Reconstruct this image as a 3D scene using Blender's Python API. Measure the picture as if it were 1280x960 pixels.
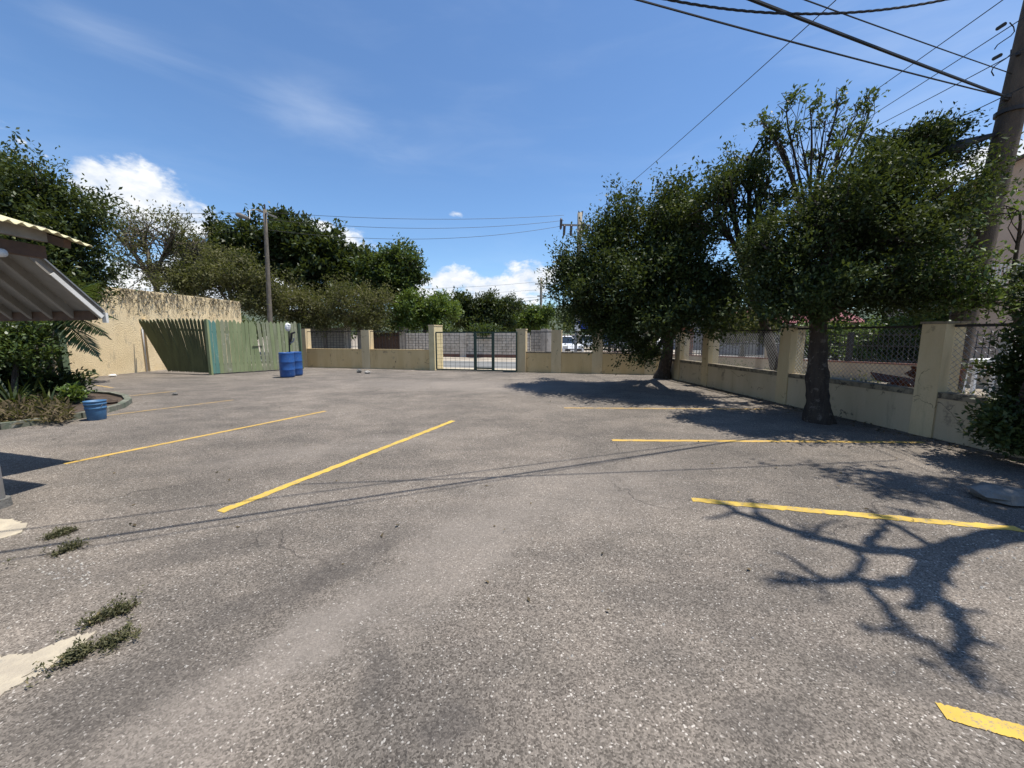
import bpy, math, random
import numpy as np
from mathutils import Vector, Matrix
R = math.radians
scn = bpy.context.scene
for o in list(bpy.data.objects): bpy.data.objects.remove(o)
col = scn.collection

# ------------------------------------------------------------------ camera
H, F, HOR = 1.6, 485.0, 418.0            # eye height, focal length (px of a 1280 wide frame), horizon row
PITCH = math.atan((480 - HOR) / F)
cd = bpy.data.cameras.new('camera'); cam = bpy.data.objects.new('camera', cd); col.objects.link(cam)
cam.location = (0, 0, H); cam.rotation_euler = (math.pi/2 - PITCH, 0, 0)
cd.sensor_width = 36; cd.lens = F / 1280 * 36; cd.clip_start = .05; cd.clip_end = 20000
scn.camera = cam
cp, sp = math.cos(PITCH), math.sin(PITCH)
def ray(px, py):
    a, b = (px - 640) / F, (480 - py) / F
    return Vector((a, cp + b * sp, -sp + b * cp))
def G(px, py, z=0.0):
    r = ray(px, py); t = (z - H) / r.z
    return Vector((r.x * t, r.y * t, z))
def P(px, py, d):
    r = ray(px, py); t = d / r.y
    return Vector((r.x * t, d, H + r.z * t))
def ZZ(py, Y):
    v = (480 - py) / F
    return H + Y * (v * cp - sp) / (cp + v * sp)
def on_line(px, A, B, z=0.0):
    a = (px - 640) / F; dz = z - H
    # X = a*(Y*cp - dz*sp)
    dx, dy = B.x - A.x, B.y - A.y
    t = (a * (A.y * cp - dz * sp) - A.x) / (dx - a * dy * cp)
    return Vector((A.x + t * dx, A.y + t * dy, z))

# ------------------------------------------------------------------ sun, sky, exposure
SUN_EL, SUN_AZ = R(71.5), R(0)          # azimuth measured from +X towards +Y
S = Vector((math.cos(SUN_EL) * math.cos(SUN_AZ), math.cos(SUN_EL) * math.sin(SUN_AZ), math.sin(SUN_EL)))
sd = bpy.data.lights.new('sun', 'SUN'); so = bpy.data.objects.new('sun', sd); col.objects.link(so)
sd.energy = 5.0; sd.angle = R(.55); sd.color = (1, .95, .87)
so.rotation_euler = (-S).to_track_quat('-Z', 'Y').to_euler(); so.location = S * 60
scn.view_settings.view_transform = 'Standard'; scn.view_settings.look = 'None'
scn.view_settings.exposure = 0.48; scn.view_settings.gamma = 1.0; scn.view_settings.use_curve_mapping = False
SKY_STRENGTH = .09

world = bpy.data.worlds.new('World'); scn.world = world; world.use_nodes = True
class NT:
    def __init__(s, t): s.t = t
    def n(s, typ, **k):
        nd = s.t.nodes.new(typ)
        for a, b in k.items(): setattr(nd, a, b)
        return nd
    def link(s, a, b): s.t.links.new(a, b)
    def put(s, sock, v):
        if hasattr(v, 'is_linked') or isinstance(v, bpy.types.NodeSocket): s.t.links.new(v, sock)
        else: sock.default_value = v
    def m(s, op, a, b=None, c=None, clamp=False):
        nd = s.n('ShaderNodeMath', operation=op); nd.use_clamp = clamp
        s.put(nd.inputs[0], a)
        if b is not None: s.put(nd.inputs[1], b)
        if c is not None: s.put(nd.inputs[2], c)
        return nd.outputs[0]
    def step(s, v, a, b, lo=0., hi=1.):
        nd = s.n('ShaderNodeMapRange', interpolation_type='SMOOTHSTEP')
        s.put(nd.inputs[0], v); s.put(nd.inputs[1], a); s.put(nd.inputs[2], b); s.put(nd.inputs[3], lo); s.put(nd.inputs[4], hi)
        return nd.outputs[0]
    def lin(s, v, a, b, lo=0., hi=1.):
        nd = s.n('ShaderNodeMapRange'); s.put(nd.inputs[0], v); s.put(nd.inputs[1], a); s.put(nd.inputs[2], b); s.put(nd.inputs[3], lo); s.put(nd.inputs[4], hi)
        return nd.outputs[0]
    def noise(s, vec, scale, detail=4., rough=.55, dist=0.):
        nd = s.n('ShaderNodeTexNoise'); s.put(nd.inputs['Vector'], vec)
        nd.inputs['Scale'].default_value = scale; nd.inputs['Detail'].default_value = detail
        nd.inputs['Roughness'].default_value = rough; nd.inputs['Distortion'].default_value = dist
        return nd.outputs[0]
    def mix(s, f, a, b, blend='MIX'):
        nd = s.n('ShaderNodeMix', data_type='RGBA', blend_type=blend)
        s.put(nd.inputs[0], f)
        s.put(nd.inputs[6], a if not isinstance(a, tuple) else (*a, 1)[:4]); s.put(nd.inputs[7], b if not isinstance(b, tuple) else (*b, 1)[:4])
        return nd.outputs[2]
    def map(s, vec, scale=(1, 1, 1), loc=(0, 0, 0), rot=(0, 0, 0)):
        nd = s.n('ShaderNodeMapping'); s.link(vec, nd.inputs[0])
        nd.inputs['Scale'].default_value = scale; nd.inputs['Location'].default_value = loc; nd.inputs['Rotation'].default_value = rot
        return nd.outputs[0]
    def sep(s, vec):
        nd = s.n('ShaderNodeSeparateXYZ'); s.link(vec, nd.inputs[0]); return nd.outputs
    def comb(s, x, y, z):
        nd = s.n('ShaderNodeCombineXYZ'); s.put(nd.inputs[0], x); s.put(nd.inputs[1], y); s.put(nd.inputs[2], z); return nd.outputs[0]

def build_world():
    world.node_tree.nodes.clear(); t = NT(world.node_tree)
    out = t.n('ShaderNodeOutputWorld'); bg = t.n('ShaderNodeBackground'); bg.inputs[1].default_value = SKY_STRENGTH
    sky = t.n('ShaderNodeTexSky', sky_type='NISHITA'); sky.sun_disc = False
    sky.sun_elevation = SUN_EL; sky.sun_rotation = R(90) - SUN_AZ; sky.altitude = 0; sky.air_density = 1.0; sky.dust_density = .35; sky.ozone_density = 2.2
    tc = t.n('ShaderNodeTexCoord').outputs['Generated']
    x, y, z = t.sep(tc)
    az = t.m('ARCTAN2', x, y); el = t.m('ARCSINE', z)
    # cloud structure is noise over (azimuth, elevation)
    uv = t.comb(az, t.m('MULTIPLY', el, 1.6), 0.)
    n1 = t.noise(uv, 9, 6, .58); n2 = t.noise(uv, 30, 4, .6)
    nn = t.m('ADD', t.m('MULTIPLY', t.m('SUBTRACT', n1, .5), 2.6), t.m('MULTIPLY', t.m('SUBTRACT', n2, .5), 1.1))
    def ae(px, py):
        r = ray(px, py).normalized(); return math.atan2(r.x, r.y), math.asin(r.z)
    aev = t.comb(az, el, 0.)
    def blob(a0, e0, sa, se, amp=1., tilt=0.):
        mp = t.n('ShaderNodeMapping', vector_type='TEXTURE'); t.link(aev, mp.inputs[0])
        mp.inputs['Location'].default_value = (a0, e0, 0); mp.inputs['Rotation'].default_value = (0, 0, math.atan(tilt)); mp.inputs['Scale'].default_value = (sa * amp ** .5, se * amp ** .5, 1)
        d = t.n('ShaderNodeVectorMath', operation='LENGTH'); t.link(mp.outputs[0], d.inputs[0]); return d.outputs['Value']
    def pxblob(px, py, wx, wy, amp=1., tilt=0.):
        a0, e0 = ae(px, py); a1, _ = ae(px + wx, py); a2, _ = ae(px - wx, py); _, e1 = ae(px, py - wy)
        return blob(a0, e0, abs(a1 - a2) / 2, abs(e1 - e0), amp, tilt)
    cl = [pxblob(175, 250, 108, 50, 1., -.22), pxblob(118, 220, 52, 26, 1., -.2), pxblob(222, 274, 80, 30, 1.),
          pxblob(430, 306, 42, 24), pxblob(400, 300, 45, 26),
          pxblob(565, 352, 48, 20, 1.05), pxblob(610, 362, 60, 22, 1.05), pxblob(665, 350, 50, 28, .9), pxblob(570, 372, 150, 16, 1.1),
          t.m('ADD', pxblob(569, 267, 20, 10), .42), t.m('ADD', pxblob(640, 330, 32, 14), .5),
          pxblob(1250, 200, 75, 32, 1.), pxblob(1180, 225, 60, 22, .8), pxblob(1330, 170, 80, 60, 1.), t.m('ADD', pxblob(25, 176, 20, 10), .5), t.m('ADD', pxblob(58, 195, 16, 8), .5),
          pxblob(-60, 250, 90, 60, .9)]
    for k in range(9):                    # the same scattered cumulus all the way round
        a = 1.9 + k * .47; cl.append(blob(a if a < math.pi else a - 2 * math.pi, .2 + .12 * math.sin(k * 2.1), .2, .085, 1.))
    M = cl[0]
    for c in cl[1:]: M = t.m('MINIMUM', M, c)
    M = t.m('SUBTRACT', 1., t.m('MULTIPLY', M, M))
    dens = t.m('ADD', M, t.m('MULTIPLY', nn, 1.05))
    cov = t.step(dens, .08, .8)
    # thin cirrus
    cuv = t.map(tc, (1.6, 1.6, 7.0), (0, 0, 0), (0, R(12), R(20)))
    ci = t.noise(cuv, 2.1, 5, .55, .4)
    cw = t.m('MINIMUM', pxblob(410, 150, 105, 40, 1., -.1), pxblob(1130, 130, 300, 210, 1.))
    cw = t.m('MINIMUM', cw, pxblob(100, 30, 170, 45, 1.)); cw = t.m('SUBTRACT', 1., cw)
    cir = t.m('ADD', t.m('MULTIPLY', t.step(ci, .42, .85), .06), t.m('MULTIPLY', t.step(t.m('ADD', cw, t.m('MULTIPLY', t.m('SUBTRACT', ci, .5), 2.)), -.1, 1.5), .2))
    shade = t.step(t.m('ADD', t.m('MULTIPLY', n1, .7), t.m('MULTIPLY', n2, .5)), .4, .78)
    ccol = t.mix(shade, (5.6, 6.3, 7.4), (8.6, 8.7, 8.8))
    tint = t.mix(1., sky.outputs[0], (.94, 1.16, 1.36), 'MULTIPLY')
    c = t.mix(cir, tint, (7.6, 8.3, 9.2))
    c = t.mix(cov, c, ccol)
    t.link(c, bg.inputs[0]); t.link(bg.outputs[0], out.inputs[0])
build_world()
world.cycles.sampling_method = 'MANUAL'; world.cycles.sample_map_resolution = 256
scn.cycles.max_bounces = 5; scn.cycles.diffuse_bounces = 3; scn.cycles.glossy_bounces = 2; scn.cycles.transmission_bounces = 4

# ------------------------------------------------------------------ materials
MATS = {}
def new_mat(name):
    m = bpy.data.materials.new(name); m.use_nodes = True; m.node_tree.nodes.clear()
    t = NT(m.node_tree); out = t.n('ShaderNodeOutputMaterial'); b = t.n('ShaderNodeBsdfPrincipled'); t.link(b.outputs[0], out.inputs[0])
    MATS[name] = m
    return m, t, b, out
def bump(t, b, h, strength=.4, dist=.01):
    nd = t.n('ShaderNodeBump'); nd.inputs['Strength'].default_value = strength; nd.inputs['Distance'].default_value = dist
    t.link(h, nd.inputs['Height']); t.link(nd.outputs[0], b.inputs['Normal'])
def simple(name, c1, c2=None, rough=.8, scale=6., fine=60., bs=.3, bd=.004, metal=0., spots=None, streak=False, spec=.4, crack=0.):
    m, t, b, out = new_mat(name); tc = t.n('ShaderNodeTexCoord').outputs['Object']
    c2 = c2 or tuple(v * .72 for v in c1)
    v = t.map(tc, (1, 1, .22)) if streak else tc
    n = t.noise(v, scale, 6, .6); f = t.noise(tc, fine, 3, .6)
    c = t.mix(t.step(n, .34, .68), c1, c2)
    c = t.mix(t.m('MULTIPLY', f, .35), c, tuple(x * .5 for x in c1))
    if spots:
        sn = t.noise(tc, spots[1], 7, .68); c = t.mix(t.m('MULTIPLY', t.step(sn, spots[2], spots[2] + .09), spots[3]), c, spots[0])
    if crack:
        wv = t.n('ShaderNodeVectorMath', operation='MULTIPLY_ADD'); nz = t.n('ShaderNodeTexNoise'); nz.inputs['Scale'].default_value = 3.; nz.inputs['Detail'].default_value = 5; t.link(tc, nz.inputs['Vector']); t.link(nz.outputs[1], wv.inputs[0]); wv.inputs[1].default_value = (.7, .7, .7); t.link(tc, wv.inputs[2])
        ve = t.n('ShaderNodeTexVoronoi', feature='DISTANCE_TO_EDGE'); ve.inputs['Scale'].default_value = crack; t.link(wv.outputs[0], ve.inputs['Vector'])
        c = t.mix(t.m('MULTIPLY', t.m('MULTIPLY', t.step(ve.outputs[0], .012, .004), t.step(nz.outputs[0], .5, .6)), .8), c, tuple(x * .18 for x in c1))
        dn = t.noise(t.map(tc, (2.6, 2.6, .35), (5, 2, 0)), 2.4, 6, .7); c = t.mix(t.m('MULTIPLY', t.step(dn, .54, .75), .45), c, tuple(x * .4 for x in c1))
    t.link(c, b.inputs['Base Color']); b.inputs['Roughness'].default_value = rough; b.inputs['Metallic'].default_value = metal
    b.inputs['Specular IOR Level'].default_value = spec
    bump(t, b, t.m('ADD', t.m('MULTIPLY', n, .6), f), bs, bd)
    return m
def foliage_mat(name, dark, light, tip, trans=.28, rough=.45, spec=.45):
    m, t, b, out = new_mat(name)
    a = t.n('ShaderNodeAttribute'); a.attribute_name = 'leaf_tone'
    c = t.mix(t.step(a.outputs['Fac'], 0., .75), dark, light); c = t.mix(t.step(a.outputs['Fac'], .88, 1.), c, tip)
    t.t.nodes.remove(b); df = t.n('ShaderNodeBsdfDiffuse'); t.link(c, df.inputs[0]); gl = t.n('ShaderNodeBsdfGlossy'); gl.inputs['Roughness'].default_value = rough; gl.inputs[0].default_value = (1, 1, 1, 1)
    tr = t.n('ShaderNodeBsdfTranslucent'); t.link(t.mix(.5, c, (.16, .2, .02)), tr.inputs[0])
    mx = t.n('ShaderNodeMixShader'); mx.inputs[0].default_value = trans
    t.link(df.outputs[0], mx.inputs[1]); t.link(tr.outputs[0], mx.inputs[2])
    m2 = t.n('ShaderNodeMixShader'); m2.inputs[0].default_value = .07 * spec; t.link(mx.outputs[0], m2.inputs[1]); t.link(gl.outputs[0], m2.inputs[2]); t.link(m2.outputs[0], out.inputs[0])
    return m

def asphalt_mat():
    m, t, b, out = new_mat('asphalt'); tc = t.n('ShaderNodeTexCoord').outputs['Object']
    x, y, z = t.sep(tc)
    
    vo = t.n('ShaderNodeTexVoronoi'); t.link(tc, vo.inputs['Vector']); vo.inputs['Scale'].default_value = 132
    vo2 = t.n('ShaderNodeTexVoronoi'); t.link(tc, vo2.inputs['Vector']); vo2.inputs['Scale'].default_value = 52
    r1 = t.sep(vo.outputs['Color'])[0]; r2 = t.sep(vo2.outputs['Color'])[1]
    fine = t.noise(tc, 260, 2, .7)
    stone = t.m('ADD', t.m('MULTIPLY', r1, .72), t.m('ADD', t.m('MULTIPLY', r2, .08), t.m('MULTIPLY', fine, .34)))
    c = t.mix(t.lin(stone, .16, 1.02), (.072, .063, .054), (.285, .252, .218))
    c = t.mix(t.step(r1, .965, .985), c, (.46, .43, .39))
    # broad tone: worn, bleached, binder-rich
    big = t.noise(tc, .33, 4, .6, .4); mid = t.noise(t.map(tc, (1, 1.6, 1), (3, 9, 0)), 1.3, 5, .65)
    c = t.mix(1., c, t.mix(t.step(big, .3, .72), (.74, .74, .74), (1.18, 1.16, 1.13)), 'MULTIPLY')
    c = t.mix(1., c, t.mix(t.step(mid, .32, .7), (.8, .8, .8), (1.12, 1.1, 1.08)), 'MULTIPLY')
    wn = t.n('ShaderNodeTexNoise'); wn.inputs['Scale'].default_value = 3.2; wn.inputs['Detail'].default_value = 5; wn.inputs['Roughness'].default_value = .68; t.link(tc, wn.inputs['Vector'])
    wsub = t.n('ShaderNodeVectorMath', operation='SUBTRACT'); t.link(wn.outputs[1], wsub.inputs[0]); wsub.inputs[1].default_value = (.5, .5, .5)
    def ell(cx, cy, rx, ry, ang, soft=.5, wob=1.1):
        wm = t.n('ShaderNodeVectorMath', operation='MULTIPLY_ADD'); t.link(wsub.outputs[0], wm.inputs[0]); k = wob * 1.9 * min(rx, ry, .6); wm.inputs[1].default_value = (k, k, 0); t.link(tc, wm.inputs[2])
        mp = t.n('ShaderNodeMapping', vector_type='TEXTURE'); t.link(wm.outputs[0], mp.inputs[0]); mp.inputs['Location'].default_value = (cx, cy, 0); mp.inputs['Rotation'].default_value = (0, 0, ang); mp.inputs['Scale'].default_value = (rx, ry, 1)
        d = t.n('ShaderNodeVectorMath', operation='LENGTH'); t.link(mp.outputs[0], d.inputs[0])
        return t.step(d.outputs['Value'], 1.15, 1.15 - soft)
    dust = (.265, .232, .2)
    for (px, py, rx, ry, ang, f, w) in ((400, 790, .5, .24, 50, .42, 1.3), (270, 880, .55, .3, 40, .3, 1.3), (560, 700, 1.2, .45, 60, .32, 1.1), (700, 620, 2.2, .9, 30, .25, 1.2), (600, 482, 6., 1.8, -8, .4, 1.2), (945, 638, .22, .05, 0, .75, 1.), (420, 560, 2.4, .5, 30, .25, 1.2)):
        g = G(px, py); c = t.mix(t.m('MULTIPLY', ell(g.x, g.y, rx, ry, R(ang), .9, w), f), c, dust)
    for (px, py, rx, ry, ang, f, w) in ((440, 700, .5, .17, 60, .42, .8), (345, 745, .5, .16, 45, .34, .9), (560, 905, .16, .1, 10, .5, 1.5), (470, 840, .22, .1, 100, .42, 1.6), (150, 870, .5, .24, 35, .38, .8), (240, 690, .9, .2, 25, .3, .8),
                                        (450, 492, 1.3, .5, 10, .35, 1.2), (230, 472, 1.0, .5, 0, .55, 1.2), (130, 487, 1.2, .3, 0, .4, 1.), (60, 480, 1.5, .4, 20, .4, 1.), (960, 900, .25, .12, 0, .35, 1.4), (1130, 850, .35, .12, -40, .4, 1.4)):
        g = G(px, py); c = t.mix(t.m('MULTIPLY', ell(g.x, g.y, rx, ry, R(ang), .6, w), f * .8), c, (.06, .054, .05))
    # hairline cracks
    ve = t.n('ShaderNodeTexVoronoi', feature='DISTANCE_TO_EDGE'); ve.inputs['Scale'].default_value = .42
    wv = t.n('ShaderNodeVectorMath', operation='ADD'); t.link(tc, wv.inputs[0]); nz = t.n('ShaderNodeTexNoise'); nz.inputs['Scale'].default_value = 2.; nz.inputs['Detail'].default_value = 6
    t.link(tc, nz.inputs['Vector']); t.link(nz.outputs[1], wv.inputs[1]); t.link(wv.outputs[0], ve.inputs['Vector'])
    crack = t.m('MULTIPLY', t.step(ve.outputs[0], .006, .0015), t.step(t.noise(t.map(tc, loc=(4, 8, 0)), .4, 2), .52, .62))
    c = t.mix(t.m('MULTIPLY', crack, .4), c, (.03, .028, .027))
    t.link(c, b.inputs['Base Color']); b.inputs['Roughness'].default_value = .93; b.inputs['Specular IOR Level'].default_value = .18
    hh = t.m('ADD', t.m('MULTIPLY', stone, 1.), t.m('MULTIPLY', t.m('SUBTRACT', 1., vo.outputs['Distance']), .6)); hh = t.m('SUBTRACT', hh, t.m('MULTIPLY', crack, 2.))
    bump(t, b, hh, .8, .006)
    return m
asphalt_mat()
def paint_mat(name, c1, wear, under=(.19, .17, .15)):
    m, t, b, out = new_mat(name); tc = t.n('ShaderNodeTexCoord').outputs['Object']
    n = t.noise(tc, 9, 8, .72); f = t.noise(tc, 120, 3, .7); n2 = t.noise(tc, 2.1, 4, .6)
    w = t.step(t.m('ADD', t.m('MULTIPLY', n, .62), t.m('MULTIPLY', f, .42)), wear, wear + .1)
    c = t.mix(t.step(n2, .35, .7), c1, tuple(v * .8 for v in c1)); c = t.mix(t.m('MULTIPLY', w, .85), c, under)
    t.link(c, b.inputs['Base Color']); b.inputs['Roughness'].default_value = .75; bump(t, b, f, .5, .006)
paint_mat('paint_near', (.54, .36, .055), .53)
paint_mat('paint_far', (.52, .33, .07), .53)
paint_mat('paint_faded', (.42, .27, .08), .5)
simple('concrete_patch', (.52, .45, .33), (.36, .31, .24), .9, 5, 90, .6, .012, spots=((.2, .18, .16), 9, .6, .7))
simple('dirt', (.3, .25, .19), (.2, .17, .13), .95, 1.2, 30, .6, .03)
simple('soil', (.1, .07, .05), (.05, .035, .025), .95, 5, 50, .8, .03)
simple('street', (.2, .2, .19), (.16, .16, .155), .9, .7, 80, .4, .01)
simple('verge', (.42, .37, .3), (.28, .24, .19), .95, 1.2, 25, .6, .03)
simple('wall_paint', (.66, .49, .25), (.58, .41, .19), .85, 2.2, 45, .25, .004, streak=True, spots=((.16, .12, .08), 3.2, .6, .6), crack=.9)
simple('wall_paint_grey', (.55, .45, .3), (.48, .385, .25), .85, 2.2, 45, .25, .004, streak=True, spots=((.12, .1, .08), 2.6, .59, .6), crack=.9)
simple('pillar_paint', (.66, .53, .32), (.57, .44, .25), .85, 2.5, 45, .25, .004, streak=True, spots=((.16, .12, .08), 3.5, .6, .5), crack=1.2)
simple('coping', (.3, .25, .17), (.13, .11, .08), .92, 7, 60, .5, .01, spots=((.04, .035, .03), 8, .52, .8))
simple('cream_pillar', (.66, .56, .32), (.55, .45, .25), .8, 3, 45, .3, .004)
def stucco_mat():
    m, t, b, out = new_mat('stucco'); tc = t.n('ShaderNodeTexCoord').outputs['Object']
    n = t.noise(tc, 1.1, 6, .6); f = t.noise(tc, 24, 4, .7); g = t.noise(t.map(tc, (1, 1, .35)), 3, 6, .65)
    c = t.mix(t.step(n, .3, .7), (.88, .71, .44), (.77, .6, .35)); c = t.mix(t.m('MULTIPLY', t.step(f, .45, .7), .35), c, (.36, .27, .17))
    c = t.mix(t.m('MULTIPLY', t.step(g, .58, .7), .4), c, (.3, .24, .18))
    t.link(c, b.inputs['Base Color']); b.inputs['Roughness'].default_value = .92
    br = t.n('ShaderNodeTexBrick'); t.link(t.map(tc, (1, 1, 1), rot=(R(90), 0, R(90))), br.inputs[0]); br.inputs['Scale'].default_value = 1.; br.inputs['Brick Width'].default_value = .42; br.inputs['Row Height'].default_value = .17; br.inputs['Mortar Size'].default_value = .012
    bump(t, b, t.m('ADD', t.m('MULTIPLY', f, 1.), t.m('MULTIPLY', br.outputs['Fac'], -.5)), 1., .05)
stucco_mat()
simple('picket_shaded', (.095, .115, .052), (.06, .075, .036), .8, 4, 40, .4, .006, streak=True, spots=((.25, .25, .19), 9, .62, .55))  # fence green darkened: the shade on the left panel is put into the colour
simple('picket_light', (.29, .33, .17), (.21, .25, .12), .8, 4, 40, .4, .006, streak=True, spots=((.36, .36, .28), 10, .62, .55))
simple('picket_faded', (.3, .31, .2), (.2, .22, .12), .85, 5, 40, .4, .006, streak=True, spots=((.4, .39, .33), 8, .56, .6))
simple('picket_teal', (.14, .3, .25), (.1, .22, .18), .8, 5, 40, .4, .006, streak=True, spots=((.3, .34, .28), 9, .6, .6))
simple('picket_back', (.07, .085, .04), None, .9, 5, 40)
simple('post_green', (.12, .16, .085), None, .75, 6, 40, streak=True)
simple('blue_plastic', (.025, .095, .3), (.02, .075, .24), .42, 6, 90, .12, .002, spots=((.2, .24, .3), 9, .6, .5))
simple('blue_pail', (.06, .16, .3), (.045, .12, .23), .5, 8, 60, .12, .002, spots=((.3, .3, .29), 11, .62, .4))
simple('gate_green', (.025, .06, .04), (.03, .05, .035), .5, 20, 80, .2, .002)
simple('black_iron', (.02, .02, .022), (.04, .03, .025), .5, 20, 80, .2, .002)
simple('rust', (.2, .065, .03), (.1, .035, .02), .9, 8, 60, .6, .01)
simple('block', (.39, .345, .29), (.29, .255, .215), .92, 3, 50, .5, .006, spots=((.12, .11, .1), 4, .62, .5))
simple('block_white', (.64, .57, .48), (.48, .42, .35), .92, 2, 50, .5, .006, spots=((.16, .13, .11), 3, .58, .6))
simple('mortar', (.1, .095, .09), None, .95, 4, 60)
simple('plinth_red', (.22, .11, .08), (.16, .08, .06), .9, 3, 50)
simple('bark_dark', (.085, .065, .05), (.045, .034, .028), .95, 14, 70, 1., .04, streak=True, spots=((.2, .17, .14), 9, .56, .7))
simple('bark_grey', (.2, .17, .135), (.12, .1, .08), .95, 10, 60, .9, .02, streak=True)
simple('bark_pale', (.3, .26, .22), (.2, .17, .14), .95, 10, 60, .8, .02, streak=True)
simple('pole_wood', (.135, .1, .072), (.075, .056, .042), .9, 9, 70, .8, .02, streak=True, spots=((.05, .04, .035), 6, .64, .6))
simple('pole_pale', (.36, .32, .26), (.27, .24, .19), .9, 7, 70, .5, .01, streak=True)
simple('wire_black', (.014, .014, .015), (.02, .02, .02), .6, 30, 90, .1, .001)
simple('ceramic', (.07, .05, .045), None, .35, 30, 90)
simple('grey_metal', (.32, .33, .34), (.25, .26, .27), .45, 12, 90, .1, .002, metal=.4)
simple('white_paint', (.74, .73, .7), (.62, .61, .58), .7, 5, 60, .25, .004, spots=((.3, .28, .25), 6, .68, .5))
simple('white_plastic', (.78, .78, .77), None, .5, 5, 60)
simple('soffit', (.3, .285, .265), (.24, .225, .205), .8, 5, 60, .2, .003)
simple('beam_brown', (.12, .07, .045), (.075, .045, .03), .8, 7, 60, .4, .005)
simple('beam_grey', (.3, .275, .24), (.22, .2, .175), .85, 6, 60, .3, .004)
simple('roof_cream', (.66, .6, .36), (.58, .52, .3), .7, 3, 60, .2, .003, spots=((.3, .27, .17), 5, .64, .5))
simple('kerb_green', (.12, .14, .1), (.16, .145, .115), .9, 5, 50, .5, .01, spots=((.3, .28, .24), 6, .54, .7))
simple('brick_red', (.27, .1, .06), (.2, .075, .05), .9, 6, 50)
simple('render_pink', (.5, .375, .285), (.45, .33, .25), .9, 1.5, 50, .2, .004)
simple('render_beige', (.42, .35, .25), (.35, .28, .2), .9, 2., 50, .3, .004, streak=True, spots=((.15, .11, .08), 3, .64, .5))
simple('roof_brown', (.1, .07, .055), (.07, .05, .04), .85, 3, 60)
simple('roof_red', (.2, .035, .04), (.15, .028, .03), .6, 4, 60)
simple('render_grey', (.33, .32, .31), (.26, .25, .245), .9, 2, 50)
simple('glass_dark', (.02, .025, .03), None, .08, 4, 60, .02, .001, spec=.6)
simple('tyre', (.02, .02, .02), None, .85, 20, 90)
for nm, c in (('car_white', (.75, .76, .77)), ('car_silver', (.4, .43, .46)), ('car_dark', (.035, .04, .05)), ('car_blue', (.06, .1, .18)), ('car_grey', (.2, .21, .22))):
    simple(nm, c, tuple(v * .93 for v in c), .25, 3, 60, .03, .001, spec=.6)
simple('lamp_glass', (.6, .6, .58), None, .2, 8, 60)
simple('sign_blue', (.02, .06, .35), None, .4, 5, 60)
simple('straw', (.33, .25, .14), (.2, .15, .09), .95, 9, 60)
simple('cloth_white', (.78, .77, .74), None, .9, 6, 60)
simple('hill_scrub', (.055, .08, .05), (.09, .1, .065), .95, .004, .03, 1., 6.)
simple('stone_pale', (.45, .42, .37), (.33, .3, .27), .92, 6, 60, .7, .02)
simple('stone_dark', (.2, .19, .175), (.12, .115, .1), .92, 5, 50, .7, .02)
foliage_mat('leaf_dark', (.018, .03, .01), (.05, .072, .02), (.12, .125, .04), .2, .5, .35)
foliage_mat('leaf_glossy', (.013, .022, .009), (.048, .072, .02), (.11, .12, .035), .2, .5, .3)
foliage_mat('leaf_mid', (.025, .045, .012), (.07, .11, .025), (.15, .16, .05), .3)
foliage_mat('leaf_bright', (.035, .07, .012), (.11, .17, .03), (.2, .22, .05), .38)
foliage_mat('leaf_olive', (.05, .052, .02), (.115, .11, .042), (.19, .16, .07), .3, .7, .25)
foliage_mat('leaf_dry', (.06, .045, .026), (.14, .105, .06), (.27, .21, .13), .25, .8, .2)
foliage_mat('leaf_palm', (.02, .04, .012), (.07, .11, .03), (.2, .2, .07), .25, .4, .5)
foliage_mat('weed', (.05, .05, .026), (.125, .12, .06), (.26, .2, .1), .3, .75, .2)
foliage_mat('leaf_purple', (.09, .03, .04), (.2, .08, .09), (.3, .2, .15), .3, .7, .2)

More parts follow.
